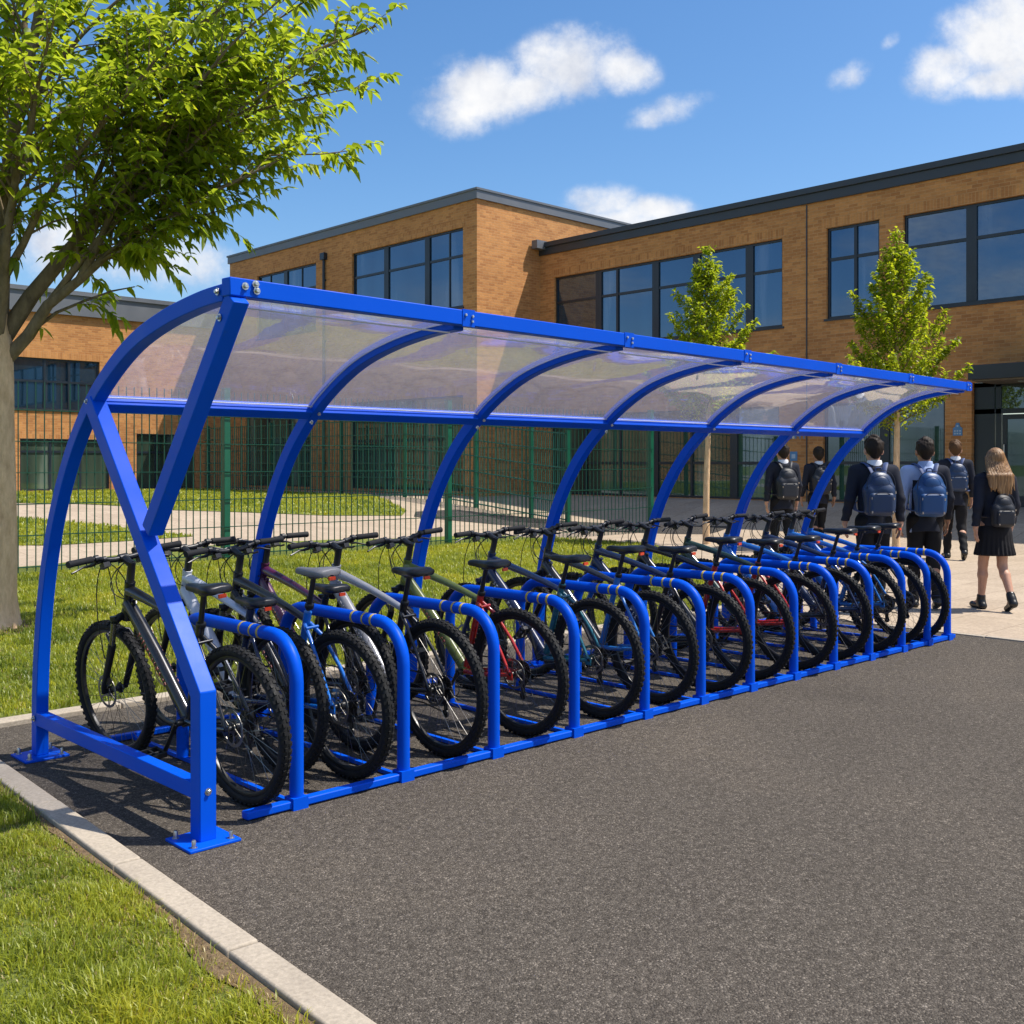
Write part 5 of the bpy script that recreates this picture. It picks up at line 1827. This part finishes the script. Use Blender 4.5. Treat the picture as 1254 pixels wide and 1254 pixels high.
# ------------------------------------------------------------------ people (smooth-blended solids, polygonised)
class Field:
    def __init__(s, lo, hi, h):
        s.lo, s.h = np.array(lo, float), h
        s.n = np.ceil((np.array(hi) - s.lo) / h).astype(int) + 1
        s.F = np.full(s.n, .5, dtype=np.float32)
    def _win(s, c0, c1, pad):
        a = np.clip(np.floor((np.minimum(c0, c1) - pad - s.lo) / s.h).astype(int), 0, s.n - 1)
        b = np.clip(np.ceil((np.maximum(c0, c1) + pad - s.lo) / s.h).astype(int) + 1, 1, s.n)
        sl = tuple(slice(int(x), int(y)) for x, y in zip(a, b))
        g = [(s.lo[i] + s.h * np.arange(sl[i].start, sl[i].stop)).astype(np.float32) for i in range(3)]
        return sl, g[0][:, None, None], g[1][None, :, None], g[2][None, None, :]
    def _mix(s, sl, d, k, sub=False):
        f = s.F[sl]
        if sub:
            hh = np.clip(.5 - .5 * (f + d) / k, 0, 1)
            s.F[sl] = f + (-d - f) * hh + k * hh * (1 - hh)
        else:
            hh = np.clip(.5 + .5 * (f - d) / k, 0, 1)
            s.F[sl] = f + (d - f) * hh - k * hh * (1 - hh)
    def cap(s, a, b, ra, rb, k=.02, sc=(1, 1, 1), sub=False):
        """Tapered capsule; sc squeezes each axis (1 = round)."""
        a, b, sc = np.array(a, float), np.array(b, float), np.array(sc, float)
        m = max(ra, rb) * max(sc) + k + .03
        sl, X, Y_, Z = s._win(a, b, m)
        ax, bx = a / sc, b / sc
        d = bx - ax
        L = float(d @ d) + 1e-12
        px, py, pz = X / sc[0] - ax[0], Y_ / sc[1] - ax[1], Z / sc[2] - ax[2]
        t = np.clip((px * d[0] + py * d[1] + pz * d[2]) / L, 0, 1)
        dist = np.sqrt((px - t * d[0]) ** 2 + (py - t * d[1]) ** 2 + (pz - t * d[2]) ** 2) - (ra + (rb - ra) * t)
        s._mix(sl, dist * min(sc), k, sub)
        return s
    def ell(s, c, r, k=.02, sub=False):
        c, r = np.array(c, float), np.array(r, float)
        sl, X, Y_, Z = s._win(c, c, r + k + .03)
        q = np.sqrt(((X - c[0]) / r[0]) ** 2 + ((Y_ - c[1]) / r[1]) ** 2 + ((Z - c[2]) / r[2]) ** 2)
        s._mix(sl, (q - 1) * float(min(r)), k, sub)
        return s
    def rbox(s, c, d, r, k=.02, sub=False):
        c, d = np.array(c, float), np.array(d, float)
        sl, X, Y_, Z = s._win(c - d, c + d, k + .03)
        q = [np.abs(g - c[i]) - (d[i] - r) for i, g in enumerate((X, Y_, Z))]
        out = np.sqrt(np.maximum(q[0], 0) ** 2 + np.maximum(q[1], 0) ** 2 + np.maximum(q[2], 0) ** 2)
        ins = np.minimum(np.maximum(np.maximum(q[0], q[1]), q[2]), 0)
        s._mix(sl, out + ins - r, k, sub)
        return s
    def cut(s, fn):
        g = [(s.lo[i] + s.h * np.arange(s.n[i])).astype(np.float32) for i in range(3)]
        s.F = np.maximum(s.F, fn(g[0][:, None, None], g[1][None, :, None], g[2][None, None, :]).astype(np.float32))
        return s
    def ripple(s, fn):
        g = [(s.lo[i] + s.h * np.arange(s.n[i])).astype(np.float32) for i in range(3)]
        s.F = s.F + fn(g[0][:, None, None], g[1][None, :, None], g[2][None, None, :]).astype(np.float32)
        return s
    def mesh(s, name, smooth=1):
        F = np.pad(s.F, 1, constant_values=.5)
        lo = s.lo - s.h
        neg = F < 0
        n = np.array(F.shape) - 1
        cnt = np.zeros(n, np.int8)
        for i in (0, 1):
            for j in (0, 1):
                for k in (0, 1):
                    cnt += neg[i:n[0] + i, j:n[1] + j, k:n[2] + k]
        act = (cnt > 0) & (cnt < 8)
        idx = np.argwhere(act)
        vid = np.full(n, -1, np.int64)
        vid[act] = np.arange(len(idx))
        acc = np.zeros((len(idx), 3))
        num = np.zeros(len(idx))
        for ax in range(3):
            for (p, q) in ((0, 0), (0, 1), (1, 0), (1, 1)):
                o0 = [0, 0, 0]
                oth = [b for b in range(3) if b != ax]
                o0[oth[0]], o0[oth[1]] = p, q
                o1 = list(o0)
                o1[ax] = 1
                f0 = F[idx[:, 0] + o0[0], idx[:, 1] + o0[1], idx[:, 2] + o0[2]]
                f1 = F[idx[:, 0] + o1[0], idx[:, 1] + o1[1], idx[:, 2] + o1[2]]
                m = (f0 < 0) != (f1 < 0)
                t = np.where(m, f0 / np.where(m, f0 - f1, 1), 0)
                pt = np.tile(np.array(o0, float), (len(idx), 1))
                pt[:, ax] = t
                acc[m] += pt[m]
                num[m] += 1
        V = lo + s.h * (idx + acc / num[:, None])
        quads = []
        for ax in range(3):
            b, c = [(1, 2), (2, 0), (0, 1)][ax]
            sl0 = [slice(1, n[0]), slice(1, n[1]), slice(1, n[2])]
            sl0[ax] = slice(0, n[ax])
            sl1 = list(sl0)
            sl1[ax] = slice(1, n[ax] + 1)
            A, B = neg[tuple(sl0)], neg[tuple(sl1)]
            for flag, rev in ((A & ~B, False), (~A & B, True)):
                e = np.argwhere(flag)
                if not len(e):
                    continue
                for q in range(3):
                    if q != ax:
                        e[:, q] += 1
                def at(db, dc):
                    w = e.copy()
                    w[:, b] -= db
                    w[:, c] -= dc
                    return vid[w[:, 0], w[:, 1], w[:, 2]]
                Q = np.stack([at(1, 1), at(0, 1), at(0, 0), at(1, 0)], 1)
                quads.append(Q[:, ::-1] if rev else Q)
        Q = np.concatenate(quads)
        Q = Q[(Q >= 0).all(1)]
        for _ in range(smooth):
            S = np.zeros_like(V)
            C = np.zeros(len(V))
            for k in range(4):
                a, b2 = Q[:, k], Q[:, (k + 1) % 4]
                np.add.at(S, a, V[b2])
                np.add.at(S, b2, V[a])
                np.add.at(C, a, 1)
                np.add.at(C, b2, 1)
            V = V * .5 + .5 * S / np.maximum(C, 1)[:, None]
        return np_mesh(name, V, [Q])

def lerp3(a, b, t):
    return tuple(x + (y - x) * t for x, y in zip(a, b))

def pose(stride=1., girl=False):
    """Joints of a 1.75 m figure seen walking toward +y; stride +1 puts the left leg ahead."""
    s = 1. if stride > 0 else -1.
    m = abs(stride)
    J = {}
    hw = .085 if not girl else .08
    J['hipL'], J['hipR'] = (-hw, 0, .92), (hw, 0, .92)
    def leg(side, fwd):
        x = side * hw
        if fwd:   # leading leg, heel down
            return dict(knee=(x * 1.0, .11 * m, .50), ank=(x * .95, .17 * m, .085), toe=(x * 1.25, .17 * m + .14, .035), heel=(x * .95, .17 * m - .035, .035))
        # trailing leg, heel lifted
        return dict(knee=(x * 1.0, .03 - .04 * m, .49), ank=(x * .95, -.24 * m, .085 + .07 * m), toe=(x * 1.15, -.24 * m + .12, .03), heel=(x * .95, -.24 * m - .035, .04 + .07 * m))
    J['L'], J['R'] = leg(-1, s > 0), leg(1, s < 0)
    sw = .185 if not girl else .165
    J['shL'], J['shR'] = (-sw, -.01, 1.42), (sw, -.01, 1.42)
    f = .06 * m
    J['elL'], J['elR'] = (-sw - .055, -.045 - s * f * .5, 1.14), (sw + .055, -.045 + s * f * .5, 1.14)
    J['wrL'], J['wrR'] = (-sw - .075, .03 - s * f * 1.6, .895), (sw + .075, .03 + s * f * 1.6, .895)
    return J

def hand(F, w, side, k=.008):
    """Palm, four curled fingers of different lengths and a thumb; palm faces the thigh."""
    x, y, z = w
    F.cap((x, y, z + .02), (x, y + .004, z - .01), .024, .023, .015, (1, 1.2, 1))
    F.cap((x - side * .002, y - .004, z - .025), (x - side * .006, y + .004, z - .075), .018, .017, .012, (.75, 1.9, 1))
    for i, (dy, L) in enumerate(((.030, .066), (.011, .074), (-.009, .068), (-.028, .054))):
        b = (x - side * .008, y + dy, z - .085)
        m = (x - side * .014, y + dy * 1.02 + .004, z - .085 - L * .5)
        t = (x - side * .030, y + dy * 1.0 + .006, z - .085 - L * .88)
        F.cap(b, m, .0095, .009, .004)
        F.cap(m, t, .009, .0075, .003)
    F.cap((x - side * .008, y + .03, z - .03), (x - side * .018, y + .058, z - .07), .012, .0105, .008)
    F.cap((x - side * .018, y + .058, z - .07), (x - side * .022, y + .062, z - .10), .0105, .0085, .004)

_cache = {}
def body_mesh(stride, girl):
    key = ('body', stride, girl)
    if key in _cache:
        return _cache[key]
    J = pose(stride, girl)
    F = Field((-.36, -.36, -.02), (.36, .40, 1.80), .0075)
    # head
    hz = 1.628
    F.ell((0, -.012, hz + .02), (.081, .10, .104), .02)
    F.ell((0, .03, hz - .045), (.06, .068, .082), .03)
    F.ell((0, .062, hz - .085), (.03, .03, .03), .02)
    F.cap((0, .088, hz + .01), (0, .104, hz - .028), .009, .013, .012)
    F.ell((0, .083, hz - .062), (.024, .012, .007), .006)
    for sx in (-1, 1):
        F.ell((sx * .031, .083, hz + .008), (.018, .012, .011), .006, sub=True)
        F.ell((sx * .031, .074, hz + .008), (.013, .013, .012), .003)
        F.ell((sx * .084, -.012, hz - .012), (.014, .024, .038), .006)
        F.cap((sx * .05, .078, hz + .028), (sx * .014, .086, hz + .028), .006, .006, .01)
    # neck and trunk
    F.cap((0, -.018, hz - .06), (0, -.028, 1.43), .05 if not girl else .044, .056 if not girl else .05, .03)
    F.cap((-.10, -.02, 1.40), (.10, -.02, 1.40), .062, .062, .05)
    F.cap((0, -.012, 1.36), (0, -.008, 1.1), .115, .10, .05, (1.15, .78, 1))
    F.cap((0, -.008, 1.1), (0, 0, .93), .10, .112, .05, (1.15, .8, 1))
    for q, sx in (('L', -1), ('R', 1)):
        F.cap(J['sh' + q], J['el' + q], .046, .036, .03)
        F.cap(J['el' + q], J['wr' + q], .036, .025, .015)
        hand(F, J['wr' + q], sx)
        g = J[q]
        F.cap(J['hip' + q], g['knee'], .080, .052, .03)
        kn, an = g['knee'], g['ank']
        calf = lerp3(kn, an, .3)
        F.cap(kn, calf, .048, .053, .02)
        F.cap((calf[0], calf[1] - .012, calf[2]), an, .050, .032, .02)
        F.cap(an, g['toe'], .034, .022, .02)
        F.cap(an, g['heel'], .032, .026, .02)
    me = F.mesh('body', 1)
    _cache[key] = me
    return me

def cloth_meshes(stride, girl):
    key = ('cloth', stride, girl)
    if key in _cache:
        return _cache[key]
    J = pose(stride, girl)
    out = {}
    # blazer
    F = Field((-.38, -.28, .68), (.38, .28, 1.56), .009)
    sw = abs(J['shL'][0])
    F.cap((-sw * .62, -.02, 1.42), (sw * .62, -.02, 1.42), .068, .068, .05, (1, 1.1, 1))
    F.cap((0, -.03, 1.44), (0, -.026, 1.50), .088, .062, .05)
    F.cap((0, -.015, 1.33), (0, -.012, 1.1), .132, .112, .06, (1.24, .86, 1))
    F.cap((0, -.012, 1.1), (0, -.005, .80), .112, .138, .06, (1.2, .88, 1))
    for q, sx in (('L', -1), ('R', 1)):
        F.cap(J['sh' + q], J['el' + q], .066, .053, .04)
        F.cap(J['el' + q], lerp3(J['el' + q], J['wr' + q], .96), .053, .040, .015)
    hem = .80 if not girl else .82
    F.ripple(lambda x, y, z: .004 * np.sin(z * 62 + x * 30) * np.clip((1.28 - z) * 4, 0, 1) * (np.abs(x) > .2) + .003 * np.sin(x * 38 + z * 9) * np.clip((1.1 - z) * 3, 0, 1))
    elz = J['wrL'][2] + .022
    F.cut(lambda x, y, z: np.where(np.abs(x) < .185, hem - z + .012 * np.cos(x * 14) - .006, elz - z))
    F.cut(lambda x, y, z: .056 - np.sqrt((x / 1.0) ** 2 + ((y + .022) / 1.0) ** 2) - np.clip(1.455 - z, 0, 1) * 5)
    out['blazer'] = F.mesh('blazer', 1)
    # shirt collar
    F = Field((-.11, -.14, 1.40), (.11, .1, 1.60), .006)
    F.cap((0, -.032, 1.46), (0, -.028, 1.548), .080, .066, .01)
    F.cut(lambda x, y, z: z - (1.545 + .05 * (-(y + .02)) * 1.2 - .02))
    F.cut(lambda x, y, z: .050 - np.sqrt(x ** 2 + (y + .021) ** 2))
    out['shirt_collar'] = F.mesh('shirt_collar', 1)
    # shoes
    for q in ('L', 'R'):
        g = J[q]
        lo_ = np.minimum(np.minimum(g['ank'], g['toe']), g['heel']) - .09
        hi_ = np.maximum(np.maximum(g['ank'], g['toe']), g['heel']) + .1
        F = Field(lo_, hi_, .007)
        F.cap(g['heel'], g['toe'], .042, .037, .02, (1, 1, .92))
        F.cap(g['ank'], g['heel'], .045, .043, .02)
        if girl:
            F.cap(lerp3(g['ank'], g['knee'], .12), g['ank'], .046, .044, .02)
        else:
            F.cap(g['ank'], lerp3(g['heel'], g['toe'], .6), .042, .034, .02)
        out['shoe' + q] = F.mesh('shoe', 1)
    if girl:
        F = Field((-.32, -.28, .52), (.32, .28, .98), .008)
        F.cap((0, 0, .95), (0, 0, .84), .118, .14, .03, (1.2, .92, 1))
        F.cap((0, 0, .84), (0, .0, .58), .142, .185, .04, (1.2, .95, 1))
        F.ripple(lambda x, y, z: .0075 * np.cos(np.arctan2(y, x) * 22) * np.clip((.88 - z) * 4, 0, 1))
        F.cut(lambda x, y, z: .60 - z)
        F.cut(lambda x, y, z: z - .95)
        out['skirt'] = F.mesh('skirt', 1)
    else:
        F = Field((-.26, -.36, .02), (.26, .30, 1.0), .0085)
        F.cap((-.05, 0, .92), (.05, 0, .92), .105, .105, .04, (1, .95, 1))
        for q in ('L', 'R'):
            g = J[q]
            F.cap(J['hip' + q], g['knee'], .098, .068, .025)
            a2 = lerp3(g['knee'], g['ank'], 1.03)
            F.cap(g['knee'], a2, .066, .052, .02)
        F.ripple(lambda x, y, z: .004 * np.sin(z * 48 + x * 25 + y * 20) * np.clip((.62 - z) * 5, 0, 1) + .003 * np.sin(z * 27 + y * 31))
        out['trousers'] = F.mesh('trousers', 1)
    _cache[key] = out
    return out

def hair_short(seed):
    key = ('hair', seed)
    if key in _cache:
        return _cache[key]
    r = random.Random(seed)
    F = Field((-.13, -.16, 1.52), (.13, .14, 1.80), .0055)
    hz = 1.628
    F.ell((0, -.020, hz + .026), (.091, .110, .112), .02)
    F.cap((0, -.07, hz - .02), (0, -.062, hz - .085), .062, .046, .03, (1, .7, 1))
    for k in range(46):
        a, e = r.uniform(0, 2 * PI), r.uniform(.35, 1.5)
        c = (.080 * math.cos(a) * math.cos(e), -.018 + .098 * math.sin(a) * math.cos(e), hz + .034 + .100 * math.sin(e))
        F.ell(c, [r.uniform(.014, .024)] * 3, .014)
    # open the face, taper the nape and leave the ears free
    F.ripple(lambda x, y, z: np.clip((hz + .015 - z) * .11, 0, .014) + .0016 * np.sin(x * 190 + z * 60) * np.sin(y * 170))
    F.cut(lambda x, y, z: np.minimum(y - .062 + np.clip(hz + .075 - z, 0, .08) * .3, hz + .095 - z))
    F.cut(lambda x, y, z: (hz - .088 + np.clip(y + .075, 0, .2) * .95) - z)
    me = F.mesh('hair', 1)
    _cache[key] = me
    return me

def hair_long():
    r = random.Random(4)
    F = Field((-.2, -.24, 1.18), (.2, .13, 1.80), .0065)
    hz = 1.628
    F.ell((0, -.02, hz + .026), (.093, .112, .114), .02)
    for k in range(34):
        t = -1 + 2 * k / 33
        x0 = t * .086
        y0 = -.085 + .06 * t * t
        x1 = t * .125 + r.uniform(-.012, .012)
        x2 = t * .115 + r.uniform(-.025, .025)
        zt = 1.28 + .07 * t * t + r.uniform(-.06, .05)
        F.cap((x0, y0 + .015, hz + .03), (x1, -.135 - .02 * (1 - t * t), 1.46), .026, .022, .012)
        F.cap((x1, -.135 - .02 * (1 - t * t), 1.46), (x2, -.160 + r.uniform(-.008, .01), zt), .022, .006, .016)
    F.cut(lambda x, y, z: np.minimum(y - .05, hz + .08 - z))
    F.ripple(lambda x, y, z:   .0014 * np.sin(x * 230 + 3 * np.sin(z * 16)) * np.clip((1.72 - z) * 8, 0, 1))
    return F.mesh('hair', 1)

def split_mesh(me, name, test):
    """Two meshes from one, by the x of each face centre."""
    outs = []
    for want in (True, False):
        bm = bmesh.new()
        bm.from_mesh(me)
        bmesh.ops.delete(bm, geom=[f for f in bm.faces if bool(test(f.calc_center_median())) != want], context='FACES')
        m2 = bpy.data.meshes.new(name)
        bm.to_mesh(m2)
        bm.free()
        m2.shade_smooth()
        outs.append(m2)
    return outs

def opart(name, me, mat, parent):
    o = bpy.data.objects.new(name, me)
    COL.objects.link(o)
    if len(me.materials) == 0:
        me.materials.append(mat)
    o.material_slots[0].link = 'OBJECT'
    o.material_slots[0].material = mat
    o.parent = parent
    return o

def backpack_meshes():
    if 'bag' in _cache:
        return _cache['bag']
    F = Field((-.2, -.36, .92), (.2, -.08, 1.5), .007)
    F.rbox((0, -.195, 1.13), (.147, .078, .150), .06, .02)
    F.ell((0, -.19, 1.25), (.140, .078, .172), .05)
    F.ripple(lambda x, y, z: .003 * np.sin(x * 31 + z * 23))
    bag = F.mesh('bag', 1)
    F = Field((-.18, -.36, .95), (.18, -.2, 1.25), .007)
    F.rbox((0, -.262, 1.105), (.122, .042, .105), .036, .01)
    pocket = F.mesh('pocket', 1)
    F = Field((-.12, -.34, 1.2), (.12, -.2, 1.42), .007)
    F.ell((0, -.232, 1.295), (.092, .045, .085), .02)
    top = F.mesh('top_pocket', 1)
    straps = []
    for s in (-1, 1):
        pts = [(s * .055, -.155, 1.40), (s * .075, -.12, 1.455), (s * .10, -.07, 1.492), (s * .115, -.01, 1.497), (s * .122, .05, 1.465), (s * .128, .10, 1.38), (s * .14, .118, 1.25), (s * .165, .10, 1.12), (s * .178, .02, 1.04), (s * .165, -.10, 1.02), (s * .13, -.15, 1.02)]
        P = catmull(pts, 4)
        mb = MB().tube(P, .024, 8, flat=.32, up=(0, 0, 1))
        straps.append(mb.mesh('strap', 60))
    handle = MB().tube(catmull([(-.03, -.165, 1.415), (-.022, -.165, 1.45), (.022, -.165, 1.45), (.03, -.165, 1.415)], 5), .007, 6).mesh('handle', 60)
    z = MB()
    z.tube(catmull([(-.11, -.285, 1.16), (-.06, -.300, 1.20), (0, -.302, 1.207), (.06, -.300, 1.20), (.11, -.285, 1.16)], 4), .004, 5)
    z.tube(catmull([(-.132, -.245, 1.1), (-.135, -.25, 1.3), (-.09, -.25, 1.40), (0, -.248, 1.428), (.09, -.25, 1.40), (.135, -.25, 1.3), (.132, -.245, 1.1)], 4), .004, 5)
    zips = z.mesh('zip', 60)
    pl = MB()
    for (x, y_, zz) in ((-.10, -.29, 1.165), (.112, -.288, 1.16), (.135, -.262, 1.22), (-.10, -.295, 1.03), (.1, -.295, 1.03)):
        pl.box((x, y_ - .008, zz - .008), (.012, .006, .022))
    pulls = pl.mesh('zip_pull', 30)
    _cache['bag'] = (bag, pocket, top, straps, handle, zips, pulls)
    return _cache['bag']

def person(label, px, py, height, face, stride, hair, skin, bag=None, girl=False, blue_side=False, sink=0.):
    g = float(terr(px, py))
    k = height / 1.765
    t = thing('person', label, 'person', (px, py, g + .004), face)
    t.scale = (k, k, k)
    opart('body', body_mesh(stride, girl), skin, t)
    c = cloth_meshes(stride, girl)
    if blue_side:
        a, b = split_mesh(c['blazer'], 'blazer', lambda p: p.x < -.145 or (p.x < .08 and p.z > 1.33 and p.y < .03))
        opart('shirt', a, M['shirt_blue'], t)
        opart('blazer', b, M['blazer'], t)
    else:
        opart('blazer', c['blazer'], M['blazer'], t)
    opart('shirt_collar', c['shirt_collar'], M['shirt_blue'] if blue_side else M['shirt'], t)
    opart('shoe', c['shoeL'], M['shoe'], t)
    opart('shoe', c['shoeR'], M['shoe'], t)
    if girl:
        opart('skirt', c['skirt'], M['skirt'], t)
        opart('hair', hair_long(), M['hair_long'], t)
    else:
        opart('trousers', c['trousers'], M['trouser'], t)
        opart('hair', hair_short(hair[0]), hair[1], t)
    if bag:
        lab, mat, smat, sc, dz = bag
        b = thing('backpack', lab, 'backpack', (px, py, g + .004), face)
        b.scale = (k, k, k)
        meshes = backpack_meshes()
        main = []
        bg = opart('bag', meshes[0], mat, b)
        for nm, me in (('pocket', meshes[1]), ('pocket', meshes[2])):
            opart(nm, me, mat, b)
        for s_ in meshes[3]:
            opart('strap', s_, smat, b)
        opart('handle', meshes[4], smat, b)
        opart('zip', meshes[5], M['zip'], b)
        opart('zip_pull', meshes[6], M['pull'], b)
        if sc != 1:
            for o in b.children:
                if o.name.split('.')[0] != 'strap':
                    o.matrix_basis = Matrix.Translation((0, -.13 * (1 - sc), 1.24 * (1 - sc) + dz)) @ Matrix.Scale(sc, 4)
    return t

AW = -math.atan2(FWD.x, FWD.y)      # facing away from the viewer
def at(x, d):
    lat = (x - 627) / 1316 * d
    p = CAM + FWD * d + RIGHT * lat
    return p.x, p.y
SPOTS = {'A': (12.0, 4.86), 'B': tuple(CAM[i] + FWD[i] * 18.6 + RIGHT[i] * 18.6 * (1002 - 627) / 1316 for i in (0, 1)), 'C': tuple(CAM[i] + FWD[i] * 22 + RIGHT[i] * 22 * (1036 - 627) / 1316 for i in (0, 1)), 'D': (7.98, 1.31), 'E': (8.72, 1.13), 'F': (14.62, 3.40), 'G': (9.08, .56)}
person('schoolboy far left of the group, dark hair, in a dark blazer with a black backpack', *SPOTS['A'], 1.80, AW + .12, .8, (1, M['hair_dark']), M['skin'], ('black backpack worn by the leftmost schoolboy', M['bag_dark'], M['bag_dark'], 1.05, -.02))
person('schoolboy partly hidden by the last blue arch, second from the left of the group', *SPOTS['B'], 1.78, AW + .05, -.9, (2, M['hair_dark']), M['skin_tan'], ('dark backpack on the boy partly hidden by the last blue arch', M['bag_dark'], M['bag_dark'], 1.05, 0))
person('tall dark blazered schoolboy with hands by his sides, just right of the last arch', *SPOTS['D'], 1.77, AW - .03, -.55, (1, M['hair_dark']), M['skin'], ('dark navy backpack on the tall boy just right of the last blue arch', M['bag_navy'], M['strap_blue'], 1.0, 0))
person('schoolboy with one pale blue shirt sleeve showing beside his dark blazer', *SPOTS['E'], 1.76, AW - .08, .65, (5, M['hair_dark']), M['skin_tan'], ('bright blue backpack on the boy with the pale blue sleeve', M['bag_blue'], M['strap_blue'], 1.04, -.01), blue_side=True)
person('light brown haired schoolboy farther ahead between the blue sleeved boy and the girl', *SPOTS['F'], 1.86, AW - .22, 1.05, (2, M['hair_short']), M['skin'], ('blue backpack with pale straps on the light brown haired boy', M['bag_navy'], M['strap_blue'], .95, .02))
person('schoolgirl with long fair brown hair, dark blazer, short pleated skirt and black boots', *SPOTS['G'], 1.66, AW + .05, .9, None, M['skin'], ('small black backpack below the long hair of the girl', M['bag_dark'], M['bag_dark'], .80, -.12), girl=True)
